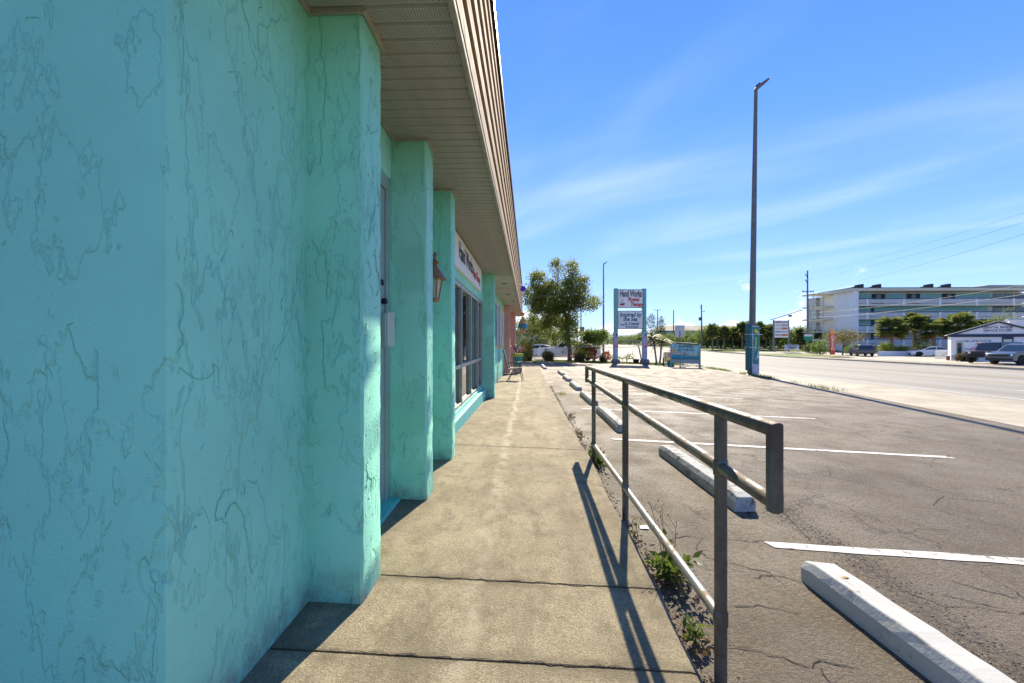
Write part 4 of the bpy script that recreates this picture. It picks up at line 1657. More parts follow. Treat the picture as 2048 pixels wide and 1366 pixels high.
MB().box(.55, .60, -.0, .05, -.1, bz(725)).box(.48, .95, -.05, .09, .02, .06).build('foot_brace', m_wood, bd)
MB().box(0, BW, .004, .02, bz(724), bz(691.5)).build('backing', m_wood, bd)

# wooden garden chair behind the pot
gc = thing('garden_chair', 'brown wooden slatted garden chair behind the painted board', 'chair', (at(1337, 700, 33.6).x, 33.6, gz(11, 33.6)), R(170))
m_wbrown = M('chair_brown', (.07, .035, .02), .6, .3, 8)
m_wtan = M('chair_panel', (.40, .33, .22), .7, .2, 8)
for k in range(5):
    MB().box(-.3 + k * .125, -.3 + k * .125 + .11, .22, .245, .36, .98).build('back_slat', m_wtan, gc)
MB().box(-.36, -.31, .2, .26, 0, 1.0).build('leg', m_wbrown, gc)
MB().box(.33, .38, .2, .26, 0, 1.0).build('leg', m_wbrown, gc)
MB().box(-.31, .33, .21, .255, .985, 1.04).build('back_rail', m_wbrown, gc)
MB().box(-.36, -.31, -.3, -.24, 0, .62).build('leg', m_wbrown, gc)
MB().box(.33, .38, -.3, -.24, 0, .62).build('leg', m_wbrown, gc)
MB().box(-.30, .32, -.28, .2, .34, .38).build('seat', m_wbrown, gc)
for x in (-.38, .31):
    MB().box(x, x + .09, -.33, .24, .622, .65).build('armrest', m_wbrown, gc)

# ------------------------------------------------------------------ street lamps and poles
def street_lamp(label, x, y, h=14.75, lean=0., boards=False, group='tall street lamps along the road'):
    t = thing('street_lamp', label, 'street lamp', (x, y, gz(x, y)), 0, group)
    MB().tube([(0, 0, -.2), (lean * .5, 0, h * .5), (lean, 0, h)], [.17, .135, .085], 14).build('pole', m_steel, t, smooth=True)
    MB().lathe([(.28, 0), (.28, .03), (.2, .05), (.2, .3), (.17, .32)], 14).build('base_flange', m_steel, t)
    A = Matrix.Translation((lean, 0, h)) @ Matrix.Rotation(R(-38), 4, 'Y')
    mb = MB()
    mb.prism([(-.02, -.06), (.15, -.08), (.75, -.05), (.80, .0), (.75, .05), (.15, .09), (-.02, .07)], -.15, .15, 'y', A)
    mb.build('lamp_head', m_steel, t, bevel=.015)
    MB().prism([(.1, .09), (.35, .09), (.33, .15), (.12, .15)], -.06, .06, 'y', A).build('photocell', m_dark, t)
    MB().tube([(lean, 0, h - .05), (lean + .03, 0, h + .08)], .05, 8).build('arm', m_steel, t)
    return t


lx = at(1503, 750, 24).x
lm = street_lamp('tall grey street lamp with seahorse boards tied round its foot', lx, 24.0, 14.8, .22)
m_bdpale = M('board_pale_blue', (.42, .48, .55), .6, .15, 3)
m_seagreen = M('paint_seagreen', (.03, .22, .20), .6, .25, 8)
m_seadk = M('paint_deep_teal', (.015, .10, .12), .6, .3, 8)
m_yel = M('paint_yellow', (.62, .55, .06), .6, .15, 8)
k_ = 24.2 / 910
G2 = gz(lx, 24)
def lz(py):
    return CAMZ + (683 - py) * k_ - G2
brd = thing('seahorse_board', 'pale board painted with a green seahorse on the lamp post', 'sign', (lx, 24.0, G2), R(-4))
MB().box(-.10, .25, -.33, -.30, lz(746), lz(652.5)).build('panel', m_bdpale, brd, bevel=.004)
def blobpoly(mb, pts, y0, y1):
    mb.prism([(a, lz(b)) for a, b in pts], y0, y1, 'y')
mb = MB()
blobpoly(mb, [(-.09, 655), (.24, 655), (.24, 662), (.15, 668), (.23, 672), (.24, 690), (.19, 702), (.1, 714), (.06, 719), (.15, 716), (.23, 716), (.23, 724), (.13, 727), (-.06, 725), (-.09, 712), (-.08, 690), (-.04, 672), (-.08, 664)], -.336, -.331)
mb.build('painted_seahorse', m_seagreen, brd)
mb = MB()
blobpoly(mb, [(-.02, 661), (.08, 658.5), (.19, 662), (.18, 668), (.05, 667)], -.341, -.3365)
mb.build('painted_head', m_yel, brd)
mb = MB()
blobpoly(mb, [(.02, 675), (.12, 674), (.14, 690), (.06, 702), (.01, 698), (.04, 688)], -.341, -.3365)
mb.build('painted_belly', M('paint_lime', (.25, .42, .12), .6, .3, 10), brd)
mb = MB()
for i in range(9):
    blobpoly(mb, [(-.085, 672 + i * 5.2), (-.03, 673 + i * 5.2), (-.03, 675 + i * 5.2), (-.085, 674.6 + i * 5.2)], -.341, -.3365)
tag(mb.build('painted_scales', m_bdpale, brd), kind='stuff')
brd2 = thing('seahorse_board', 'dark teal painted board on the left side of the lamp post', 'sign', (lx, 24.0, G2), R(-4))
MB().box(-.30, -.27, -.32, .02, lz(739), lz(648)).build('panel', m_seadk, brd2, bevel=.004)
MB().box(-.268, -.115, -.325, -.300, lz(736), lz(650)).build('panel_front', m_seadk, brd2)
mb = MB()
for i in range(14):
    blobpoly(mb, [(-.25, 656 + i * 5.5), (-.14, 655 + i * 5.5), (-.13, 658 + i * 5.5), (-.24, 659 + i * 5.5)], -.331, -.326)
tag(mb.build('painted_waves', M('paint_dark_green', (.02, .13, .12), .6, .3, 8), brd2), kind='stuff')
tie = thing('tie_straps', 'two thin white straps holding boards round the lamp post', 'strap', (lx, 24.0, G2))
for py in (669.5, 694):
    MB().box(-.42, -.31, -.20, -.18, lz(py) - .012, lz(py) + .012).build('strap_end', m_white, tie)
    MB().box(.28, .44, -.20, -.18, lz(py) - .012, lz(py) + .012).build('strap_end', m_white, tie)
    MB().box(-.31, .28, -.3445, -.3425, lz(py) - .01, lz(py) + .01).build('strap', m_white, tie)
street_lamp('slim street lamp standing farther up the road beyond the round shrub', at(1207, 600, 76).x, 76, 14.9)
t = street_lamp('distant street lamp rising behind the oak with a dark sign on it', at(1162, 600, 108).x, 108, 10.5)
MB().box(-.3, .75, -.22, -.16, 3.0, 5.2).build('road_sign', m_dark, t)
street_lamp('thin distant street lamp just left of the lamp with a sign', at(1154.5, 600, 120).x, 120, 10.2)


def utility_pole(label, px, Y, top_py, arms=(), extra=None):
    p = at(px, top_py, Y)
    g = gz(p.x, Y)
    t = thing('utility_pole', label, 'utility pole', (p.x, Y, g), 0, 'wooden utility poles')
    h = p.z - g
    MB().tube([(0, 0, -.3), (.03, 0, h * .5), (0, 0, h)], [.2, .17, .12], 10).build('pole', m_wood, t, smooth=True)
    for dz, x0, x1 in arms:
        MB().box(x0, x1, -.17, -.10, h - dz - .06, h - dz + .06).build('cross_arm', m_wood, t)
        for xx in (x0 + .06, x1 - .06):
            MB().lathe([(.03, 0), (.06, .04), (.04, .1), (.06, .14), (.03, .2)], 8, (xx, -.135, h - dz + .06)).build('insulator', m_dark, t)
    return t, h


u1, h1 = utility_pole('tall utility pole with stacked insulators beside the white flats', 1615, 90, 541, [(.9, -.55, .0), (1.2, -.3, .0), (2.0, -.55, 0), (2.3, -.3, 0), (4.05, -1.05, 1.0)])
for x in (-.95, -.45, .45, .95):
    MB().lathe([(.05, -.25), (.11, -.18), (.05, -.1), (.11, -.02), (.05, .06)], 8, (x, -.25, h1 - 4.05)).build('insulator', m_dark, u1)
u2, h2 = utility_pole('utility pole carrying a transformer right of the painted board', 1403, 112, 609, [(.35, -.45, 0), (.9, -.45, 0), (1.7, -.1, .75)])
MB().lathe([(.25, 0), (.3, .05), (.3, .75), (.22, .85), (.05, .9)], 12, (-.42, -.1, h2 - 3.9)).build('transformer', m_steel, u2)
utility_pole('plain distant utility pole left of the transformer pole', 1347, 140, 620)
utility_pole('distant utility pole with a cross arm beside the pine', 1315, 150, 619, [(.2, -1.05, 1.05)])


def wire(label, pts, r=.02, mat=None):
    mb = MB()
    P = []
    for a, b in zip(pts, pts[1:]):
        a, b = Vector(a), Vector(b)
        for i in range(12):
            t_ = i / 12
            P.append(a.lerp(b, t_) - Vector((0, 0, .5 * 4 * t_ * (1 - t_))))
    P.append(Vector(pts[-1]))
    mb.tube(P, r, 5, False)
    return tag(mb.build('overhead_wire', mat or m_dark, fix=False), label, 'wire', 'overhead wires beside the road')


U = u1.location
m_wire = M('wire_grey', (.10, .10, .10), .6)
m_cable = M('cable_pale', (.50, .47, .38), .6)
wire('highest overhead wire crossing the sky at the right edge', [U + Vector((-.4, -.1, h1 - .8)), at(2090, 412, 46)], .011, m_wire)
wire('second overhead wire crossing the sky at the right edge', [U + Vector((-.4, -.1, h1 - 1.9)), at(2090, 431, 46)], .014, m_wire)
wire('lowest of three overhead wires crossing the sky at right', [U + Vector((.9, -.2, h1 - 3.9)), at(2090, 455, 46)], .014, m_wire)
wire('upper pale cable passing in front of the flats', [U + Vector((0, -.2, h1 - 8.2)), at(2090, 562, 46)], .016, m_cable)
wire('lower pale cable passing in front of the flats', [U + Vector((0, -.2, h1 - 9.1)), at(2090, 582, 46)], .019, m_cable)
wire('thin cable from the tall pole toward the distant trees', [U + Vector((0, -.1, h1 - 8.0)), at(1480, 655, 110)], .014, m_wire)
cb = thing('cable_closure', 'black cable joint with small box hanging left of the tall pole', 'cable joint', at(1572, 631, 92))
a0, a1 = at(1540, 640, 92) - cb.location, at(1604, 620, 92) - cb.location
MB().tube([a0, (a0 + a1) / 2 - Vector((0, 0, .05)), a1], .07, 6).build('sleeve', m_dark, cb)
MB().box(.5, 1.1, -.15, .15, -.25, .1).build('box', m_dark, cb, bevel=.04)

# road sign seen from behind
p = at(1360, 690, 38)
rs = thing('road_sign', 'grey back of a road sign on a thin post beyond the board', 'road sign', (p.x, 38, gz(p.x, 38)), R(4))
G3 = rs.location.z
MB().tube([(0, 0, -.1), (0, 0, 2.75 )], .03, 8).build('post', m_steel, rs)
MB().box(-.40, .41, .035, .045, CAMZ + (683 - 675) * .0418 - G3, CAMZ + (683 - 651) * .0418 - G3).build('plate', M('sign_back_alu', (.52, .52, .52), .5, .08, 3, metal=.2), rs)
MB().prism([(.10, CAMZ - G3 + .32), (.40, CAMZ - G3 + .32), (.40, CAMZ - G3 + .62)], .024, .034, 'y').build('yellow_corner', m_yel, rs)

# rope barrier round the planted strip
rb = thing('rope_barrier', 'thin rope barrier with a leaning wooden post across the planted strip', 'barrier', (0, 38.3, gz(5, 38.3)))
zr = CAMZ - 10 * 38.3 / 910 - rb.location.z
xa, xb_, xc = at(1092, 690, 38.3).x, at(1206, 690, 38.3).x, at(1277, 690, 38.3).x
P = []
for i in range(25):
    t_ = i / 24
    P.append((xa + (xc - xa) * t_, 0, zr - .03 * math.sin(t_ * 6.28 * 1.5) - .05 * math.sin(t_ * 3.14)))
MB().tube(P, .022, 6).build('rope', M('rope_grey', (.45, .43, .38), .8), rb)
MB().tube([(xc + .30, -.05, -.15), (xc, 0, zr + .06)], .055, 8).build('leaning_post', m_wood, rb)
MB().tube([(xa, 0, -.15), (xa, 0, zr + .05)], .03, 8).build('post', m_dark, rb)
MB().tube([(xb_, .1, -.15), (xb_, .1, zr + .05)], .03, 8).build('post', m_dark, rb)

# ------------------------------------------------------------------ things on the shop pavement
pc = thing('patio_chair', 'black steel patio chair with sling seat against the turquoise wall', 'chair', (-.46, 15.4, sz(-.46, 15.4)), R(-4))
def arc(pts, r, n=8):
    return MB().tube(corner_pipe(pts, .06, 4), r, n)
for s_ in (-.27, .27):
    arc([(.28, s_, 0), (.21, s_, .42), (.20, s_, .63), (-.20, s_, .60)], .013).build('arm_frame', m_black, pc, smooth=True)
    MB().tube([(-.22, s_, 0), (-.02, s_, .38)], .013, 8).build('leg', m_black, pc, smooth=True)
    arc([(.26, s_ * .92, .43), (-.19, s_ * .92, .40), (-.36, s_ * .92, 1.05)], .013).build('side_frame', m_black, pc, smooth=True)
MB().prism([(.26, .435), (-.17, .405), (-.17, .415), (.26, .447)], -.235, .235, 'y').build('seat', m_dark, pc)
MB().prism([(-.195, .43), (-.35, 1.05), (-.365, 1.05), (-.215, .43)], -.235, .235, 'y').build('backrest', M('sling_dark_green', (.02, .045, .04), .7, .2, 20), pc)

blk = thing('planter_block', 'pale concrete block planter standing by the coral pillar', 'planter', (-.46, 19.7, sz(-.46, 19.7)))
MB().box(-.17, .17, -.17, .17, 0, .36).build('block', m_strip, blk, bevel=.02)
tp = pot('flowerpot', 'teal and green painted flowerpot on the concrete block', (-.46, 19.7, sz(-.46, 19.7) + .361), .24, .48, m_potteal)
MB().lathe([(.235, .36), (.262, .405), (.262, .485), (.232, .485)], 18).build('rim_band', M('pot_lime', (.28, .45, .06), .5), tp, smooth=True)
strap_plant('potted_plant', 'pink leaved plant standing in the painted flowerpot', (-.46, 19.7, sz(-.46, 19.7) + .78), 12, .6, .03, m_red, 1.6)
bush('shrub', 'yellow green shrub between the flowerpot and the brown grass', 'shrub', (-.25, 33.2, -.38), [(0, 0, .9, .4, .4, .55), (.2, 0, 1.2, .35, .3, .3)], m_ylw, .15, .06, 90, 10, .1, 3)
# hanging windsock figure and glass ball
ws = thing('windsock_figure', 'hanging parrot coloured windsock with orange head and teal skirt', 'ornament', (-.24, 21.6, 1.62))
m_or = M('windsock_orange', (.85, .30, .07), .6)
m_tl = M('windsock_teal', (.05, .25, .33), .6, .3, 10)
m_yl = M('windsock_yellow', (.62, .42, .12), .6)
m_pk = M('windsock_pink', (.80, .33, .25), .6)
MB().lathe([(.01, .56), (.07, .60), (.085, .67), (.07, .74), (.02, .77)], 12, (0, 0, .19)).build('head', m_or, ws, smooth=True)
MB().lathe([(.06, .72), (.09, .60), (.16, .44), (.21, .40)], 12).build('body', m_yl, ws, smooth=True)
MB().lathe([(.215, .40), (.23, .30), (.21, .18), (.10, .16)], 12).build('skirt', m_tl, ws, smooth=True)
for x in (-.09, .07):
    MB().lathe([(.03, .16), (.055, .05), (.05, -.06), (.02, -.07)], 8, (x, 0, 0)).build('leg', m_pk, ws)
for s_ in (-1, 1):
    MB().prism([(s_ * .08, .66), (s_ * .20, .42), (s_ * .14, .40)], -.02, .02, 'y').build('arm', m_or, ws)
MB().tube([(0, 0, .95), (0, 0, 1.03)], .004, 5).build('cord', m_black, ws)
gb = thing('glass_ball', 'blue violet glass ball hanging from the eave edge', 'ornament', (-.16, 15.2, 2.93))
MB().lathe([(.01, -.10), (.07, -.075), (.10, 0), (.07, .075), (.01, .10)], 14).build('ball', M('ball_blue', (.06, .04, .55), .15, .1, 5), gb, smooth=True)
MB().tube([(0, 0, .1), (-.13, 0, .16)], .006, 5).build('hook', m_black, gb)
# ------------------------------------------------------------------ vehicles
m_tyre = M('tyre_rubber', (.015, .015, .015), .8, .2, 20)
m_rim = M('wheel_rim', (.42, .42, .43), .35, .1, 8, metal=.6)
m_carglass = glass_mat('car_glass', (.02, .035, .04), .05)
m_lampw = M('headlamp', (.75, .76, .78), .2, .05, 8)
m_lampr = M('tail_lamp', (.42, .01, .012), .25, .1, 8)
def paint(name, col, rough=.28):
    t = NT(name)
    t.done(t.mix(t.map(t.noise(2.5, 3), .3, .7), sc3(col, .94), col), rough, None, 0, .55)
    t.b.inputs['Coat Weight'].default_value = .5
    return t.m


def car(name, label, cat, loc, rz, W, body, cabin, wheels, wr, mat, split=(.5,), rimmat=None, roofw=.78, dark_low=True, group=None, extras=None, clad=None):
    """body, cabin: side outlines as (x forward, z up); body top runs front to rear, the lower edge gets wheel arches"""
    t = thing(name, label, cat, loc, rz, group)
    hw = W / 2
    zb = body['z0']
    low = [(body['rear'], zb)]
    for wx in sorted(wheels):
        r = wr * 1.17
        a0 = math.acos(max(-1, min(1, (zb - wr) / r))) if abs(zb - wr) < r else 0
        for k in range(9):
            a = math.pi / 2 + (a0) - (2 * a0) * k / 8 if False else None
        st = math.asin((zb - wr) / r)
        for k in range(9):
            a = math.pi - st + (2 * st - math.pi) * k / 8
            low.append((wx + r * math.cos(a), wr + r * math.sin(a)))
    low.append((body['front'], zb))
    poly = low + body['top']
    belt = body['belt']
    mb = MB()
    n = len(poly)
    yl = lambda z: hw * (1 - .10 * max(0, z - belt * .75) / max(.1, belt * .25) * .35)
    vs_ = [(x, -yl(z), z) for x, z in poly] + [(x, yl(z), z) for x, z in poly]
    mb.add(vs_, [tuple(range(n)), tuple(reversed(range(n, 2 * n)))] + [(i, i + n, (i + 1) % n + n, (i + 1) % n) for i in range(n)])
    mb.build('body', mat, t, bevel=.03, smooth=True)
    zr = max(z for x, z in cabin)
    zc_ = min(z for x, z in cabin)
    cw = lambda z: hw * (.945 - (.945 - roofw) * (z - zc_) / (zr - zc_))
    mb = MB()
    n = len(cabin)
    vs_ = [(x, -cw(z), z) for x, z in cabin] + [(x, cw(z), z) for x, z in cabin]
    mb.add(vs_, [tuple(range(n)), tuple(reversed(range(n, 2 * n)))] + [(i, i + n, (i + 1) % n + n, (i + 1) % n) for i in range(n)])
    mb.build('cabin', mat, t, bevel=.025, smooth=True)
    # side glass cut by pillars: work on the outline inset
    xs_ = sorted(x for x, z in cabin)
    def top_at(x):
        best = zc_
        for (x0, z0), (x1, z1) in zip(cabin, cabin[1:]):
            if min(x0, x1) <= x <= max(x0, x1) and x0 != x1:
                best = max(best, z0 + (z1 - z0) * (x - x0) / (x1 - x0))
        return best
    xr, xf = xs_[0] + .13, xs_[-1] - .13
    cuts = [xr] + [xr + (xf - xr) * s for s in split] + [xf]
    for a, b in zip(cuts, cuts[1:]):
        a_, b_ = a + .035, b - .035
        xx = [a_ + (b_ - a_) * k / 8 for k in range(9)]
        up = [(x, max(zc_ + .05, top_at(x) - .085)) for x in xx]
        pl_ = [(a_, zc_ + .04), (b_, zc_ + .04)] + up[::-1]
        for s in (-1, 1):
            mb = MB()
            mb.add([(x, s * (cw(z) + .006), z) for x, z in pl_] + [(x, s * (cw(z) - .01), z) for x, z in pl_],
                   [tuple(range(len(pl_))), tuple(reversed(range(len(pl_), 2 * len(pl_))))] + [(i, i + len(pl_), (i + 1) % len(pl_) + len(pl_), (i + 1) % len(pl_)) for i in range(len(pl_))])
            mb.build('side_window', m_carglass, t)
    # screens: first and last sloping edges of the outline
    for (x0, z0), (x1, z1), nm in ((cabin[0], cabin[1], 'windscreen'), (cabin[-1], cabin[-2], 'rear_window')):
        d = Vector((x1 - x0, 0, z1 - z0)).normalized()
        nrm = Vector((d.z, 0, -d.x)) * (1 if nm == 'windscreen' else -1)
        p0 = Vector((x0, 0, z0)) + d * .07
        p1 = Vector((x1, 0, z1)) - d * .07
        mb = MB()
        q = []
        for o_ in (.008, -.01):
            for p_, s in ((p0, -1), (p0, 1), (p1, 1), (p1, -1)):
                q.append(p_ + nrm * o_ + Vector((0, s * (cw(p_.z) - .09), 0)))
        mb.add(q, [(0, 1, 2, 3), (7, 6, 5, 4), (0, 4, 5, 1), (1, 5, 6, 2), (2, 6, 7, 3), (3, 7, 4, 0)])
        mb.build(nm, m_carglass, t)
    for wx in wheels:
        for s in (-1, 1):
            mb = MB()
            w_ = .115
            mb.lathe([(wr * .62, -w_), (wr * .92, -w_), (wr, -w_ * .6), (wr, w_ * .6), (wr * .92, w_), (wr * .62, w_)], 22, (wx, s * (hw - .10), wr), 'y')
            wh = mb.build('wheel', m_tyre, t, smooth=True)
            mb = MB()
            mb.lathe([(wr * .62, -.02), (wr * .60, .085), (wr * .5, .07), (wr * .2, .075), (wr * .17, .095), (.02, .095)], 18, (0, 0, 0), 'y')
            for k in range(5):
                a = k * 1.2566
                mb.tube([(wr * .15 * math.cos(a), .085, wr * .15 * math.sin(a)), (wr * .56 * math.cos(a), .09, wr * .56 * math.sin(a))], wr * .07, 5)
            if s < 0:
                mb.v = [(x, -y, z) for x, y, z in mb.v]
            mb.build('rim', rimmat or m_rim, wh, loc=(wx, s * (hw - .10), wr))
    fx, rx = body['front'], body['rear']
    zl = body.get('lamp', belt * .78)
    for s in (-1, 1):
        MB().box(fx - .22, fx + .006, s * hw * .93 - .14 * (s > 0) - .0 * (s < 0), s * hw * .93 + .14 * (s < 0), zl - .08, zl + .07).build('headlight', m_lampw, t, bevel=.02)
        MB().box(rx - .006, rx + .12, s * hw * .95 - .16 * (s > 0), s * hw * .95 + .16 * (s < 0), zl - .04, zl + .10).build('tail_light', m_lampr, t, bevel=.015)
        mx = cabin[0][0] - .35
        MB().box(mx - .06, mx + .06, s * hw * .95 - .18 * (s < 0), s * hw * .95 + .18 * (s > 0), zc_ - .0, zc_ + .15).build('door_mirror', clad or mat, t, bevel=.03)
    MB().box(fx - .10, fx + .05, -hw * .92, hw * .92, zb, zb + .2).build('bumper', clad or m_black, t, bevel=.03)
    MB().box(rx - .05, rx + .10, -hw * .92, hw * .92, zb, zb + .2).build('bumper', clad or m_black, t, bevel=.03)
    for k_ in range(len(cuts) - 1):
        xh = cuts[k_] + .16
        for s in (-1, 1):
            y = s * hw * .985
            MB().box(xh, xh + .16, min(y, y + s * .03), max(y, y + s * .03), belt - .12, belt - .085).build('door_handle', m_black, t)
    return t


def grille(t, front, z0, z1, w, mat=None):
    MB().box(front - .02, front + .012, -w, w, z0, z1).build('grille', mat or m_black, t, bevel=.01)


white_p = paint('paint_white', (.72, .73, .74))
silver_p = paint('paint_silver', (.50, .52, .54))
black_p = paint('paint_black', (.012, .012, .014))
gun_p = paint('paint_gunmetal', (.055, .06, .06))
dkgrey_p = paint('paint_dark_grey', (.03, .033, .038))
# pickup, nose to the left
nx = at(1073, 690, 43).x
pk = car('pickup_truck', 'white crew cab pickup truck parked behind the oak, nose left', 'truck', (nx + 2.95, 43.0, gz(4, 43)), R(180), 1.98,
         {'front': 2.9, 'rear': -2.9, 'z0': .42, 'belt': 1.12, 'top': [(2.93, .75), (2.9, 1.0), (2.72, 1.13), (1.55, 1.21), (1.2, 1.2), (-.95, 1.18), (-1.0, 1.28), (-2.88, 1.27), (-2.95, .8)]},
         [(1.35, 1.15), (.55, 1.78), (.2, 1.86), (-.75, 1.86), (-.98, 1.72), (-1.02, 1.15)], (2.03, -1.72), .41, white_p, (.48,))
grille(pk, 2.93, .72, 1.0, .55, m_dark)
MB().box(1.9, 2.3, .992, 1.0, .93, 1.0).box(1.9, 2.3, -1.0, -.992, .93, 1.0).build('fender_vent', m_black, pk)
MB().box(.42, .5, .985, 1.0, .72, .84).box(.55, .63, .985, 1.0, .72, .84).build('door_emblem', m_dark, pk)
car('sedan', 'silver sedan parked behind the pickup truck, half hidden by grasses', 'car', (at(1066, 690, 49).x + .3, 49, gz(1, 49)), R(180), 1.82,
    {'front': 2.3, 'rear': -2.35, 'z0': .28, 'belt': .95, 'top': [(2.33, .55), (2.2, .78), (1.2, .95), (.9, .98), (-1.6, 1.02), (-2.25, .98), (-2.38, .6)]},
    [(1.15, .93), (.25, 1.40), (-.7, 1.43), (-1.25, 1.33), (-2.0, 1.0)], (1.42, -1.38), .33, silver_p, (.5,))
# the three at the garage door shop: jeep, dark estate, and the white sedan
jy = 41.5
jx = at(1945, 727, jy).x
jp = car('jeep', 'black boxy jeep with upright windscreen parked before the garage door shop', 'car', (jx + 1.85, jy, gz(38, jy) + .0), R(196), 1.9,
         {'front': 1.95, 'rear': -2.2, 'z0': .52, 'belt': 1.12, 'lamp': .92, 'top': [(1.98, .78), (1.97, 1.08), (.95, 1.16), (.8, 1.14), (-2.2, 1.14), (-2.24, .7)]},
         [(.85, 1.12), (.58, 1.80), (.4, 1.87), (-2.05, 1.87), (-2.18, 1.8), (-2.2, 1.12)], (1.4, -1.35), .42, black_p, (.33, .66), m_dark, .84)
grille(jp, 1.97, .75, 1.06, .5, m_dark)
for s in (-1, 1):
    MB().lathe([(.10, 0), (.11, .03), (.06, .05)], 14, (0, 0, 0), 'y').build('round_lamp', m_lampw, jp).matrix_local = Matrix.Translation((1.975, s * .62, .94)) @ Matrix.Rotation(R(-90), 4, 'Z')
    MB().box(.95, 1.95, s * .95 - .02, s * .95 + .17 if s > 0 else s * .95 + .02, .92, .98).build('fender', m_black, jp, bevel=.02)
MB().box(1.98, 2.16, -.85, .85, .52, .72).build('winch_bumper', m_black, jp, bevel=.03)
sx = at(1982, 727, 38.5).x
sv = car('estate_car', 'gunmetal estate car nearest the road, right of the black jeep', 'car', (sx + 2.25, 38.4, gz(36, 38.4)), R(192), 1.9,
         {'front': 2.25, 'rear': -2.3, 'z0': .34, 'belt': 1.02, 'top': [(2.28, .62), (2.22, .88), (1.9, 1.0), (1.15, 1.1), (.9, 1.08), (-2.25, 1.1), (-2.33, .7)]},
         [(1.15, 1.06), (.3, 1.62), (0, 1.70), (-1.6, 1.68), (-1.95, 1.58), (-2.22, 1.08)], (1.42, -1.4), .37, gun_p, (.36, .7))
grille(sv, 2.26, .62, .86, .6, m_dark)
tx = at(1868, 705, 66)
car('sedan', 'white saloon car beside the low white wall and palms', 'car', (tx.x, 66.4, gz(57, 66)), R(150), 1.88,
    {'front': 2.35, 'rear': -2.4, 'z0': .26, 'belt': .92, 'top': [(2.38, .5), (2.25, .74), (1.3, .93), (1.0, .96), (-1.7, 1.06), (-2.3, 1.0), (-2.42, .6)]},
    [(1.3, .92), (.2, 1.40), (-.5, 1.44), (-1.2, 1.35), (-2.05, 1.02)], (1.45, -1.42), .34, white_p, (.5,))
ux = at(1738, 705, 67)
car('suv', 'dark grey sport utility seen from behind by the grass island', 'car', (ux.x, 68.5, gz(48, 67)), R(70), 1.95,
    {'front': 2.2, 'rear': -2.25, 'z0': .34, 'belt': 1.0, 'top': [(2.22, .65), (2.15, .9), (1.2, 1.05), (.95, 1.04), (-2.2, 1.08), (-2.28, .7)]},
    [(1.1, 1.02), (.35, 1.55), (.05, 1.66), (-1.55, 1.66), (-1.9, 1.58), (-2.18, 1.06)], (1.4, -1.35), .36, dkgrey_p, (.36, .7))

# ------------------------------------------------------------------ far buildings
m_apw = M('flats_white', (.80, .79, .77), .7, .05, .5)
m_apt = M('flats_teal', (.26, .60, .64), .6, .12, .4)
m_apn = M('flats_navy', (.025, .07, .13), .5, .1, 1)
m_apc = M('flats_cream', (.66, .62, .48), .7, .08, .5)
m_apd = glass_mat('flats_glass', (.015, .04, .05), .06)
m_ac = M('roof_unit', (.075, .075, .07), .8, .4, 3)
ap = thing('apartment_block', 'four storey white and teal apartment block with long balconies', 'building', (0, 0, 0))
AY = 95.3
def apx(px):
    return at(px, 640, 94.).x
zs_ = [.62, 3.34, 6.06, 8.78]
X0, X1 = apx(1708), apx(2075)
XL = at(1668, 640, 101.5).x
GA = gz(60, AY)
part('end_wall', m_apw, (X0, X0 + .6, AY - 1.2, AY + 4.9, GA - .5, 11.9), parent=ap)
part('end_pier', m_apw, (X0 + .602, X0 + 1.0, AY - 1.2, AY + .2, GA - .5, 11.3), parent=ap)
part('wall', m_apw, (X0 + .603, X1, AY + 1.6, AY + 9, GA - .5, 11.3), parent=ap)
part('roof', m_apc, (X0 - .62, X1, AY - 1.25, AY + 9.2, 11.35, 11.95), parent=ap, bevel=.03)
part('roof_edge', m_dark, (X0 - .65, X1, AY - 1.28, AY + 9.2, 11.951, 12.05), parent=ap)
for i, z in enumerate(zs_):
    part('balcony_slab', m_apc, (X0 + .9, X1, AY - 1.1, AY + 1.59, z - .42, z), parent=ap)
    part('handrail_band', m_apn, (X0 + .05, X1, AY - 1.16, AY - 1.06, z + .98, z + 1.16), parent=ap)
    part('balustrade_panel', M('balustrade_grey', (.56, .56, .58), .7, .08, 1), (X0 + 1.0, X1, AY - 1.0, AY - .97, z + .12, z + .86), parent=ap)
    for zz_ in (.2, .42, .64, .86):
        part('baluster_rail', m_apw, (X0 + .9, X1, AY - 1.10, AY - 1.05, z + zz_, z + zz_ + .035), parent=ap)
    for px in (1736, 1809, 1881.5, 1955, 2029):
        x = apx(px)
        part('balcony_post', m_white, (x - .22, x + .22, AY - 1.19, AY - 1.0, z - .45, z + .97), parent=ap)
    zt = z + 2.28
    segs = [(1726, 1764), (1793, 1836), (1865, 1909), (1938, 2010)] if i == 3 else [(1726, 1763), (1770, 2004)]
    for a, b in segs:
        part('teal_panel', m_apt if i else m_apd, (apx(a), apx(b), AY + 1.53, AY + 1.598, z + 1.5, zt), parent=ap)
    if i == 3:
        for a, b in ((1765, 1792), (1837, 1864), (1910, 1937)):
            w_ = part('recessed_door', m_dark, (apx(a), apx(b), AY + 1.50, AY + 1.597, z + .02, zt), parent=ap)
            part('pane', m_apd, (apx(a + 9), apx(a + 18), AY + 1.45, AY + 1.499, z + .3, zt - .2), parent=w_)
    else:
        part('painted_recess_shade', m_apn, (apx(1763.2), apx(1769.5), AY + 1.5, AY + 1.597, z + .02, zt), parent=ap)  # flat navy strip on the wall; a recess's shade put into its colour
    part('corner_door', M('flats_door', (.20, .21, .21), .6), (X0 + .95, apx(1722), AY + 1.5, AY + 1.596, z + .02, zt), parent=ap)
    xw = apx(2012)
    for q in range(3):
        part('window', m_apd, (xw + .3 + q * 2.2, xw + 2.2 + q * 2.2, AY + 1.5, AY + 1.597, z + .3, zt), parent=ap)
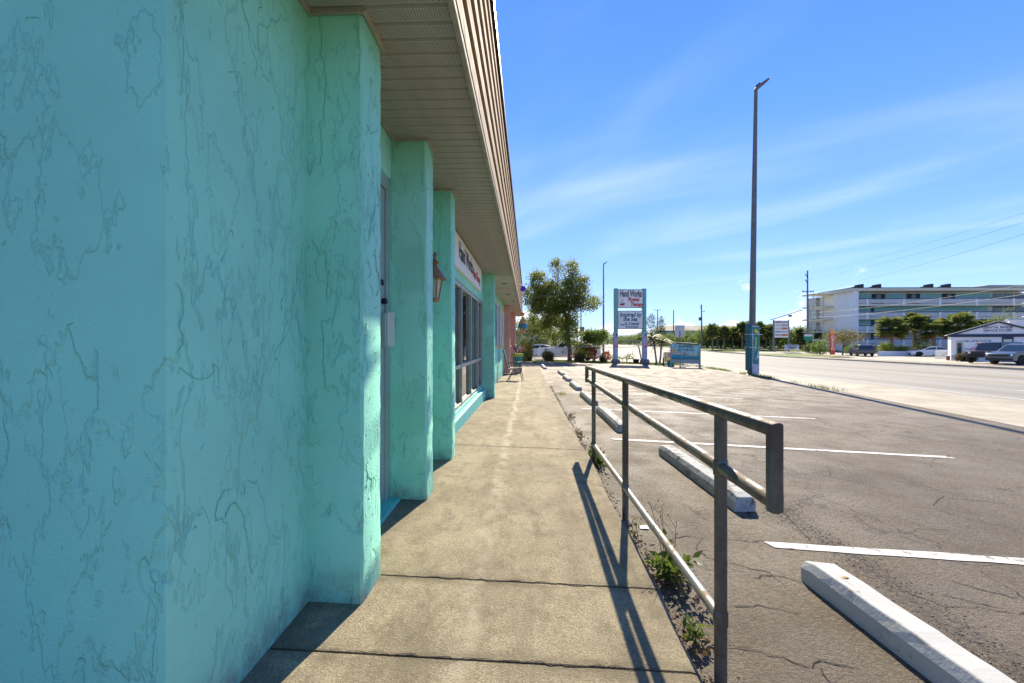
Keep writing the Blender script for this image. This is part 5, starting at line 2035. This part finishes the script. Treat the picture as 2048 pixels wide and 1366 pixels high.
for a in (1716, 1752, 1859, 1895):
    x0_, x1_ = apx(a), apx(a + 29)
    for k in range(5):
        w_ = (x1_ - x0_) / 5
        MB().prism([(0, 12.05), (w_ * .93, 12.05), (w_ * .93, 12.3 + k * .12 + (.25 if k > 2 else 0)), (0, 12.28 + k * .12 + (.25 if k > 2 else 0))], AY + 1, AY + 2.2, 'y', Matrix.Translation((x0_ + k * w_, 0, 0))).build('roof_unit', m_ac, ap)
part('stair_tower', m_apc, (apx(2020), X1 + 3, AY + 3, AY + 9, 11.96, 13.0), parent=ap, bevel=.15)
# balconies on the far gable end
for i, z in enumerate(zs_[1:] + [11.5]):
    Y0_, Y1_ = AY + 4.95, AY + 9
    xl = at(1627, 640, Y0_).x
    part('gable_slab', m_apc, (xl, X0 + .3, Y0_, Y1_, z - .25, z), parent=ap)
    if i < 3:
        for q in (.35, .7, 1.05):
            part('gable_rail', m_apw, (xl, X0 - .05, Y0_ + .0, Y0_ + .06, z + q, z + q + .06), (xl, xl + .06, Y0_ + .061, Y1_, z + q, z + q + .06), parent=ap)
        part('gable_door', M('gable_door_grey', (.24, .26, .27), .4), (X0 - 1.2, X0 - .4, Y1_ - .2, Y1_ - .1, z, z + 2.1), parent=ap)
for dx in (0, 2.0):
    part('gable_post', m_apc, (xl + dx, xl + dx + .12, Y0_ + .07, Y0_ + .2, GA, 11.25), parent=ap)
part('gable_wall', m_apc, (at(1646, 640, Y1_).x, X0 + 3, Y1_, Y1_ + 6, GA, 11.25), parent=ap)
part('ground_deck', m_apc, (xl - .2, xl + 3.4, AY + 5, AY + 5.1, 1.2, 1.7), (xl - .2, xl + 3.4, AY + 5, AY + 5.1, .2, .6), parent=ap)

# garage door shop
SY = 0.
GC = at(1902, 690, 50)
SROT = R(-40)
def shx(px):
    """distance along the shop front where the sight line of a photo column meets it"""
    d = ray(px, 690)
    u = Vector((math.cos(SROT), math.sin(SROT)))
    det = d.x * -u.y + d.y * u.x
    s_ = (d.x * GC.y - d.y * GC.x) / det
    return s_
gs_ = thing('garage_door_shop', 'white gabled garage door shop with dark blue trim', 'building', (GC.x, GC.y, 0), SROT)
m_shw = M('shop_white', (.78, .78, .78), .7, .05, 1)
m_navy = M('shop_navy', (.035, .045, .085), .6, .1, 2)
m_roofc = M('metal_roof', (.55, .52, .42), .5, .08, 1)
gsz = gz(47, 48)
xl, xm = 0., shx(1997)
xr_ = xm * 2
def shz(py):
    return CAMZ + (683 - py) * 47.3 / 910
ze, za = shz(671), shz(646)
part('wall', m_shw, (xl, xr_, SY, SY + .3, gsz - .2, ze), parent=gs_)
part('side_wall', m_shw, (xl, xl + .3, SY + .3, SY + 8, gsz - .2, ze), parent=gs_)
mb = MB()
slope = (za - ze) / (xm - xl)
xrr = xm + (xm - xl)
mb.prism([(xl, ze + .001), (xrr, ze + .001), (xm, za)], SY, SY + .25, 'y')
mb.build('gable', m_shw, gs_)
part('eave_band', m_navy, (xl - .15, xrr + .15, SY - .12, SY - .002, ze - .16, ze + .14), parent=gs_)
for s, nm in ((-1, 'l'), (1, 'r')):
    ex = xm + s * (xm - xl + .3)
    zz0 = za - slope * (xm - xl + .3)
    MB().prism([(ex, zz0 - .02), (xm, za - .02), (xm, za + .13), (ex, zz0 + .13)], SY - .14, SY - .015, 'y').build('verge_board', m_navy, gs_)
    MB().prism([(ex, zz0 + .135), (xm, za + .135), (xm, za + .22), (ex, zz0 + .22)], SY - .2, SY + 8.2, 'y').build('roof', m_roofc, gs_)
ff = lambda y: SY - y
MB().box(shx(1976), shx(2014), SY - .05, SY - .003, shz(664.5), shz(652.5)).build('name_panel', m_white, gs_)
m_navytxt = M('navy_lettering', (.04, .04, .09), .6)
sc_ = 47.3 / 910
text('lettering', 'COASTAL BREEZE', 6.2 * sc_, m_navytxt, gs_, ((shx(1976) + shx(2014)) / 2, SY - .055, shz(655.5)), F0, .83, bold=.006)
text('lettering', 'GARAGE DOORS', 6.0 * sc_, m_navytxt, gs_, ((shx(1976) + shx(2014)) / 2, SY - .055, shz(661.6)), F0, .83, bold=.006)
door = part('door_frame', M('shop_door_frame', (.50, .48, .40), .6), (shx(1912), shx(1926), SY - .06, SY - .003, gsz, shz(681)), parent=gs_)
part('door_glass', m_apd, (shx(1914.5), shx(1923), SY - .075, SY - .0605, gsz + .2, shz(686)), parent=door)
ban = part('banner', m_white, (shx(1928), shx(1985), SY - .05, SY - .003, shz(708), shz(679)), parent=gs_)
text('lettering', '941-479-DOOR', 7.2 * sc_, m_navytxt, ban, (shx(1955.5), SY - .054, shz(682.5)), F0, .80, bold=.004)
mb = MB()
pts_ = [(math.cos(q) * .47, math.sin(q) * .47) for q in [k * math.pi / 10 for k in range(11)]]
mb.prism([(shx(1952) + a, shz(702) + b) for a, b in pts_], SY - .056, SY - .0505, 'y')
mb.build('banner_arch', m_pinkp, ban)
mb = MB()
cx_, cz_ = shx(1962), shz(688)
for a in (20, 75, 130, 185, 240, 300):
    mb.prism([(cx_, cz_), (cx_ + .32 * math.cos(R(a - 10)), cz_ + .2 * math.sin(R(a - 10)) + .05), (cx_ + .5 * math.cos(R(a)), cz_ + .28 * math.sin(R(a)) - .04)], SY - .058, SY - .0565, 'y')
mb.prism([(cx_ - .02, cz_), (cx_ + .03, cz_), (cx_ + .12, cz_ - .85), (cx_ + .05, cz_ - .85)], SY - .058, SY - .0565, 'y')
mb.build('banner_palm', m_txtred, ban)
for k in range(3):
    part('banner_line', m_navytxt, (shx(1929), shx(1942 - k), SY - .056, SY - .0505, shz(699 + k * 3), shz(697.5 + k * 3)), parent=ban)
gd = part('garage_door_surround', m_navy, (shx(2004), shx(2027), SY - .07, SY - .003, gsz, shz(673.5)), parent=gs_)
for k in range(4):
    z0_ = gsz + k * (shz(678.5) - gsz) / 4
    part('garage_door_panel', m_apc, (shx(2007), shx(2024), SY - .09, SY - .0705, z0_ + .01, z0_ + (shz(678.5) - gsz) / 4 - .01), parent=gd)
part('roof_cabin', m_shw, (shx(2036), shx(2090), SY + 6, SY + 9, za - .6, shz(638)), parent=gs_)
part('roof_cabin_lid', M('lid_blue', (.30, .42, .55), .5), (shx(2033), shx(2092), SY + 5.8, SY + 9.2, shz(638) + .002, shz(636)), parent=gs_)

# pale blue building beyond the road bridge, and the house behind the truck
bl = thing('low_building', 'distant pale blue building with tan hipped roof beyond the trees', 'building', (0, 0, 0))
BY = 150.
def blx(px):
    return at(px, 660, BY).x
def blz(py):
    return CAMZ + (683 - py) * 147 / 910
m_pblue = M('wall_pale_blue', (.36, .44, .55), .7, .06, .4)
part('wall', m_pblue, (blx(1322), blx(1480), BY, BY + 8, -1, blz(661) - .01), parent=bl)
mb = MB()
e0, e1, r0, r1 = blx(1316), blx(1484), blx(1330), blx(1480)
mb.add([(e0, BY - .7, blz(661)), (e1, BY - .7, blz(661)), (e1, BY + 9, blz(661)), (e0, BY + 9, blz(661)), (r0, BY + 4, blz(650)), (r1, BY + 4, blz(650))],
       [(0, 1, 5, 4), (1, 2, 5), (2, 3, 4, 5), (3, 0, 4), (3, 2, 1, 0)])
mb.build('roof', M('roof_tan', (.36, .29, .21), .8, .1, .4), bl)
for px in (1345, 1372, 1400, 1430):
    part('window', m_apd, (blx(px), blx(px + 8), BY - .05, BY + .05, blz(668), blz(663)), parent=bl)
hs_ = thing('house', 'grey house with a white framed window behind the parked cars', 'building', (0, 0, 0))
HY = 66.
def hx(px):
    return at(px, 680, HY).x
def hzz(py):
    return CAMZ + (683 - py) * HY / 910
m_grey = M('house_grey', (.30, .32, .36), .8, .08, .6)
m_greylt = M('house_light', (.50, .51, .53), .8, .08, .6)
part('wall', m_greylt, (hx(1020), hx(1096), HY, HY + 7, hzz(679), hzz(663)), parent=hs_)
part('lower_wall', m_grey, (hx(1020), hx(1096), HY - .02, HY + 7, -1, hzz(679) - .002), parent=hs_)
w_ = part('window', m_white, (hx(1080.5), hx(1089.5), HY - .1, HY - .01, hzz(678.5), hzz(664.5)), parent=hs_)
part('pane', m_apd, (hx(1082), hx(1088), HY - .12, HY - .101, hzz(677), hzz(665.5)), parent=w_)
part('roof', m_greylt, (hx(1016), hx(1098), HY - .5, HY + 7.5, hzz(663) + .002, hzz(660)), parent=hs_)

# guard rail on the bridge approach
gr = thing('guard_rail', 'long concrete and steel guard rail on the distant bridge approach', 'guard rail', (0, 0, 0))
mb = MB()
P = [at(x, y, Y) for x, y, Y in ((1246, 682, 152), (1300, 683, 138), (1360, 685.5, 124), (1396, 688, 114))]
mb.tube(P, .22, 6)
mb.build('rail', m_steel, gr)
for i in range(12):
    t_ = i / 11 * (len(P) - 1)
    k = min(int(t_), len(P) - 2)
    q = P[k].lerp(P[k + 1], t_ - k)
    MB().box(q.x - .1, q.x + .1, q.y - .1, q.y + .1, gz(q.x, q.y) - .2, q.z).build('post', m_strip, gr)

# low white wall, little fence, signs and flag across the road
lw = thing('low_wall', 'low white wall along the flats car park', 'wall', (0, 0, 0))
a, b = at(1748, 705, 69.5), at(1846, 705, 68.0)
part('wall', m_apw, (a.x, b.x, 68.6, 68.85, -1.1, -.25), parent=lw)
pf = thing('picket_fence', 'short white picket railing by the garage door shop', 'fence', (0, 0, 0))
a, b = at(1871, 705, 55), at(1903, 705, 55)
g_ = gz(50, 55)
part('top_rail', m_white, (a.x, b.x, 55, 55.06, g_ + .92, g_ + 1.0), parent=pf)
part('bottom_rail', m_white, (a.x, b.x, 55, 55.06, g_ + .08, g_ + .14), parent=pf)
for i in range(15):
    x = a.x + (b.x - a.x - .06) * i / 14
    part('picket', m_white, (x, x + .05, 55.01, 55.05, g_ - .05, g_ + .919), parent=pf)
bc = thing('bench', 'white topped bench in front of the picket railing', 'bench', (at(1908, 708, 50).x, 50, gz(46, 50)), R(4))
part('seat', m_white, (-.9, .9, -.2, .2, .44, .5), parent=bc)
for x in (-.7, .6):
    part('leg', M('bench_leg', (.22, .06, .05), .7), (x, x + .12, -.15, .15, 0, .438), parent=bc)
fl = thing('feather_flag', 'tall red and orange feather flag with white letters across the road', 'flag', (at(1666, 705, 66).x, 66, gz(43, 66)), R(3))
G4 = fl.location.z
def fz(py):
    return CAMZ + (683 - py) * 65 / 910 - G4
MB().tube([(-.42, 0, -.1), (-.42, 0, fz(665)), (-.40, 0, fz(658)), (-.30, 0, fz(654.5))], [.03, .025, .02, .015], 6).build('pole', m_dark, fl)
def flagslice(nm, p0, p1, mat):
    n = 6
    mb = MB()
    L_, R_ = [], []
    for i in range(n + 1):
        py = p0 + (p1 - p0) * i / n
        u = (py - 656) / 54
        top_ = max(0, 1 - (py - 655.5) / 14)
        L_.append((-.40 + .0 * u, fz(py)))
        R_.append((.30 - .72 * top_ ** 2, fz(py)))
    mb.prism(L_ + R_[::-1], -.012, .012, 'y')
    mb.build(nm, mat, fl)
flagslice('flag_top', 656, 668, M('flag_orange', (.78, .36, .08), .6))
flagslice('flag_middle', 668.05, 690, M('flag_red_orange', (.72, .13, .08), .6))
flagslice('flag_bottom', 690.05, 709, M('flag_red', (.75, .07, .06), .6))
for i, ch in enumerate('OPEN'):
    text('lettering', ch, .72, m_white, fl, (-.06, -.018, fz(675 + i * 7.6)), F0, .8, bold=.01)
gb2 = thing('street_sign', 'green and white sign fixed low on the tall utility pole', 'sign', (at(1616, 680, 89.4).x, 89.4, CAMZ), R(0))
def g8(py):
    return (683 - py) * 89 / 910
part('white_panel', m_apw, (-.75, .75, -.1, -.0, g8(673), g8(669)), parent=gb2)
part('green_panel', M('sign_green', (.02, .28, .12), .5), (-.8, .8, -.14, -.0, g8(679), g8(673) - .002), parent=gb2)
MB().prism([(-.55, g8(679) - .002), (.55, g8(679) - .002), (.35, g8(684)), (-.35, g8(684))], -.14, 0, 'y').build('lower_panel', M('sign_green_b', (.02, .24, .11), .5), gb2)
ts = thing('tenant_sign', 'tall multi panel tenant sign on two posts among the trees', 'sign', (at(1562, 690, 92).x, 92, gz(50, 92)), R(0))
G5 = ts.location.z
k5 = 90 / 910
def t5(py):
    return CAMZ + (683 - py) * k5 - G5
for x in (-1.55, 1.35):
    MB().box(x, x + .22, -.1, .1, -.2, t5(640)).build('post', M('sign_post_grey', (.14, .20, .20), .6), ts)
part('board', m_apw, (-1.30, 1.33, -.14, .1, t5(675), t5(641)), parent=ts)
rows = [(642.5, 645.5, (.5, .12, .10), (.35, .35, .38)), (648.5, 652.5, (.62, .62, .50), (.40, .40, .42)), (655, 659, (.62, .62, .52), (.55, .20, .18)), (662, 665, (.22, .28, .35), (.42, .42, .45)), (668, 672, (.40, .40, .42), (.60, .22, .08))]
for a, b, c1, c2 in rows:
    part('tenant_panel', M('tenant_a', c1, .6, .35, 8), (-1.2, -.05, -.16, -.141, t5(b), t5(a)), parent=ts)
    part('tenant_panel', M('tenant_b', c2, .6, .35, 8), (.05, 1.22, -.16, -.141, t5(b), t5(a)), parent=ts)
ls = thing('low_sign', 'low white sign with dark blue lines below the tenant sign', 'sign', (at(1583.5, 695, 88).x, 88, gz(50, 88)), 0)
k6 = 86.5 / 910
def t6(py):
    return CAMZ + (683 - py) * k6 - ls.location.z
part('board', m_white, (-1.3, 1.3, -.05, .05, t6(699), t6(689.5)), parent=ls)
for x in (-1.2, 1.1):
    part('post', m_white, (x, x + .1, -.04, .04, -.2, t6(699)), parent=ls)
for a, x in ((691, 1.05), (694, .8), (697, .4)):
    part('text_line', m_navytxt, (-x, x, -.06, -.051, t6(a + 1.4), t6(a)), parent=ls)

# ------------------------------------------------------------------ palms and trees across the road
def palm_parts(seed, h, crown, mat, dead=.12, n=74):
    rnd.seed(seed)
    tr = MB()
    k = 10
    P = [(rnd.gauss(0, .03), rnd.gauss(0, .03), h * i / k - .2) for i in range(k + 1)]
    tr.tube(P, [.24 - .06 * min(1, i / 3) + (.03 if i > k - 2 else 0) for i in range(k + 1)], 9)
    fr, dd = MB(), MB()
    top_ = Vector((0, 0, h - .2))
    for q in range(n):
        a = rnd.uniform(0, 6.283)
        el = rnd.uniform(-.9, 1.35)
        isdead = el < -.72
        mbx = dd if isdead else fr
        d = Vector((math.cos(a) * math.cos(el), math.sin(a) * math.cos(el), math.sin(el)))
        pl_ = crown * rnd.uniform(.30, .62)
        c = top_ + d * pl_ + Vector((0, 0, -.10 * pl_))
        side = d.cross(Vector((0, 0, 1)))
        side = side.normalized() if side.length > .05 else Vector((1, 0, 0))
        upv = side.cross(d).normalized()
        w_ = side * .02
        mbx.add([top_ - w_, top_ + w_, c + w_, c - w_], [(0, 1, 2, 3)])
        nb_ = 17
        R_ = crown * rnd.uniform(.34, .48)
        for j in range(nb_):
            t_ = -1.9 + 3.8 * j / (nb_ - 1)
            bd_ = (d * math.cos(t_) + side * math.sin(t_))
            e = c + bd_ * R_ * (.75 + .25 * math.cos(t_)) + Vector((0, 0, -R_ * .17 * rnd.uniform(.3, 1.6)))
            mid = c + bd_ * R_ * .5 + upv * .05
            ww = (side * math.cos(t_) - d * math.sin(t_)) * R_ * .085
            mbx.add([c, mid + ww, e, mid - ww], [(0, 1, 2), (0, 2, 3)])
    return tr.mesh('trunk', False), fr.mesh('fronds', False), dd.mesh('dry_fronds', False)


PV = [palm_parts(s, h, c, m_palm) for s, h, c in ((1, 4.2, 2.1), (2, 4.8, 2.0), (3, 3.6, 2.0))]
m_drypalm = leaf_mat('dry_fronds', (.20, .13, .04), (.30, .22, .08), .25)
rnd.seed(21)
def palm(label, px, Y, top_py, var, group, cr=1.):
    tr, fr, dd = PV[var]
    h = (4.2, 4.8, 3.6)[var]
    p = at(px, top_py, Y)
    g = gz(p.x, Y)
    s = (p.z - g) / (h + 1.4)
    t = thing('cabbage_palm', label, 'palm', (p.x, Y, g), rnd.uniform(0, 6), group)
    t.scale = (s * cr, s * cr, s)
    link('trunk', tr, m_palmbark, t)
    link('fronds', fr, m_palm, t)
    link('dry_fronds', dd, m_drypalm, t)
    return t


palm('leftmost broad cabbage palm before the flats', 1783, 74, 633, 0, 'palms before the flats', 1.34)
palm('tallest cabbage palm of the group before the flats', 1829, 76, 624, 1, 'palms before the flats', 1.28)
palm('low cabbage palm right of the tallest one before the flats', 1868, 73, 637, 2, 'palms before the flats', 1.34)
palm('cabbage palm rising behind the left slope of the garage door shop', 1917, 72, 624, 0, 'palms before the flats', 1.16)
palm('cabbage palm behind the roof ridge of the garage door shop', 1972, 78, 634, 2, 'palms before the flats', 1.1)
row = [(1425, 104, 646), (1436, 112, 652), (1448, 108, 649), (1466, 112, 653), (1484, 106, 642), (1497, 110, 640), (1518, 104, 642), (1532, 110, 648), (1541, 106, 646), (1557, 112, 650), (1600, 108, 655)]
for i, (px, Y, tp_) in enumerate(row):
    palm(('%s cabbage palm from the left in the row across the road' % ['first', 'second', 'third', 'fourth', 'fifth', 'sixth', 'seventh', 'eighth', 'ninth', 'tenth', 'eleventh'][i]), px, Y, tp_, i % 3, 'palm row across the road', .85 + .1 * (i % 2))


def tree_px(label, px, top_py, Y, wpx, mat=None, L=.34, W=.16, n=300, base=0., per=11, cat='tree', name='leafy_tree', group='trees across the road'):
    p = at(px, top_py, Y)
    g = gz(p.x, Y)
    H = p.z - g
    r = wpx * Y / 910 / 2
    bl_ = [(0, 0, base + (H - base) * .55, r, r * .8, (H - base) * .45), (r * .4, 0, base + (H - base) * .4, r * .7, r * .7, (H - base) * .38), (-r * .5, 0, base + (H - base) * .45, r * .65, r * .6, (H - base) * .36), (r * .1, 0, H * .8, r * .55, r * .5, H * .2)]
    t = thing(name, label, cat, (p.x, Y, g), 0, group)
    pts, d = cloud(bl_, n, per, r * .13 + .05)
    pts = pts[pts[:, 2] > 0.02]
    put_leaves('crown', mat or m_bush, t, pts, L, W)
    limbs(t, None, [([(0, 0, -.2), (.05 * r, 0, H * .3), (0, 0, H * .6)], .06 + H * .015, .05), ([(0, 0, H * .28), (r * .4, 0, H * .5), (r * .5, 0, H * .65)], .07, .03)], .1)
    return t


tl = [(1416, 650, 118, 44, m_bush), (1440, 657, 116, 46, m_bush), (1462, 655, 118, 46, m_bush), (1480, 660, 115, 46, m_bushdk), (1510, 658, 116, 50, m_bushdk), (1532, 657, 114, 44, m_bush),
      (1562, 660, 118, 44, m_bush), (1588, 653, 112, 46, m_bush), (1612, 652, 110, 44, m_bush), (1636, 660, 106, 46, m_bushdk), (1396, 668, 124, 40, m_bush), (1372, 664, 130, 46, m_bush), (1345, 667, 136, 46, m_bush), (1318, 668, 142, 46, m_bush), (1290, 664, 148, 44, m_bush),
      (1268, 670, 156, 40, m_bush), (1243, 672, 165, 40, m_bushdk), (1214, 668, 160, 50, m_bush)]
names = ['pale leafy tree left of the palm row', 'bushy tree behind the second and third palms', 'bushy tree behind the third and fourth palms', 'dark bushy tree behind the fifth palm', 'dark bushy tree right of the lamp boards', 'bushy tree left of the tenant sign',
         'bushy tree behind the tenant sign posts', 'bushy tree between tenant sign and tall utility pole', 'bushy tree right behind the tall utility pole', 'dark shrubby tree under the gable balconies of the flats', 'low tree behind the transformer pole', 'low tree behind the grey road sign', 'low tree before the pale blue building', 'low tree behind the pygmy palm', 'low tree seen under the right side of the pylon sign',
         'low tree seen between the sign posts', 'dark distant tree seen beside the left sign post', 'distant tree behind the round shrub']
for (px, tp_, Y, w_, mt), nm in zip(tl, names):
    tree_px(nm, px, tp_, Y, w_, mt)
# dark undergrowth that closes the wood behind the palm trunks
pts = []
for px in range(1400, 1650, 3):
    for _ in range(30):
        Y = rnd.uniform(113, 124)
        p = at(px + rnd.uniform(-2, 2), 690, Y)
        pts.append((p.x, Y, gz(p.x, Y) + rnd.uniform(0, 4.2)))
v, f = leaves(np.array(pts), .75, .4)
tag(link('undergrowth', np_mesh('undergrowth', v, f), m_bushdk), 'dark undergrowth filling the wood behind the palm row', 'undergrowth', kind='stuff')
# Australian pines by the far pole: feathery
for px, tp_, Y, w_, lab in ((1302, 627, 140, 24, 'tall dark feathery pine right of the pylon sign'), (1322, 632, 150, 16, 'thin feathery pine beside the distant pole'), (1285, 664, 150, 20, 'small dark pine seen below the sign panel')):
    tree_px(lab, px, tp_, Y, w_, m_bushdk, .6, .10, 200, 0, 8, group='feathery pines in the distance')
# flowering tree beside the feather flag, and shrubs by the flats
tree_px('yellow green spreading tree behind the feather flag', 1685, 660, 74, 64, leaf_mat('yellowing_leaves', (.12, .13, .02), (.30, .25, .06), .3), .22, .10, 260, 1.6)
bs = [(1640, 682, 72, 30, m_bush, 'low green shrub left of the feather flag'), (1712, 690, 78, 34, m_bush, 'low shrub in front of the white gable wall'), (1772, 684, 70.5, 26, m_ylw, 'yellow green shrub under the leftmost palm'), (1803, 693, 70.5, 22, m_ylw, 'small bright shrub behind the low white wall'),
      (1846, 672, 75, 26, m_bushdk, 'dark shrub between the palm trunks'), (2012, 616, 82, 50, m_ylw, 'bright yellow green tree behind the garage door shop'), (1992, 632, 80, 40, m_bush, 'mid green tree left of the bright tree behind the shop'), (1940, 640, 80, 30, m_bush, 'green bush beside the palm behind the shop'), (1932, 708, 46.5, 28, m_ogr, 'dry grassy bush beside the black jeep'), (1620, 688, 85, 26, m_bushdk, 'dark shrub at the foot of the tall utility pole')]
for px, tp_, Y, w_, mt, lab in bs:
    tree_px(lab, px, tp_, Y, w_, mt, .2, .09, 170, 0, 11, 'shrub', 'shrub', 'shrubs across the road')
bare = thing('bare_bush', 'leafless grey twiggy bush before the white gable wall', 'shrub', (at(1692, 690, 80).x, 80, gz(50, 80)))
mb = MB()
for k in range(16):
    a = rnd.uniform(0, 6.28)
    e = Vector((math.cos(a) * rnd.uniform(.4, 2.0), math.sin(a), rnd.uniform(2.6, 4.6)))
    mb.tube([(0, 0, 0), (e.x * .4, e.y * .4, e.z * .55), e], [.04, .025, .008], 4)
mb.build('twigs', m_bark, bare, fix=False)
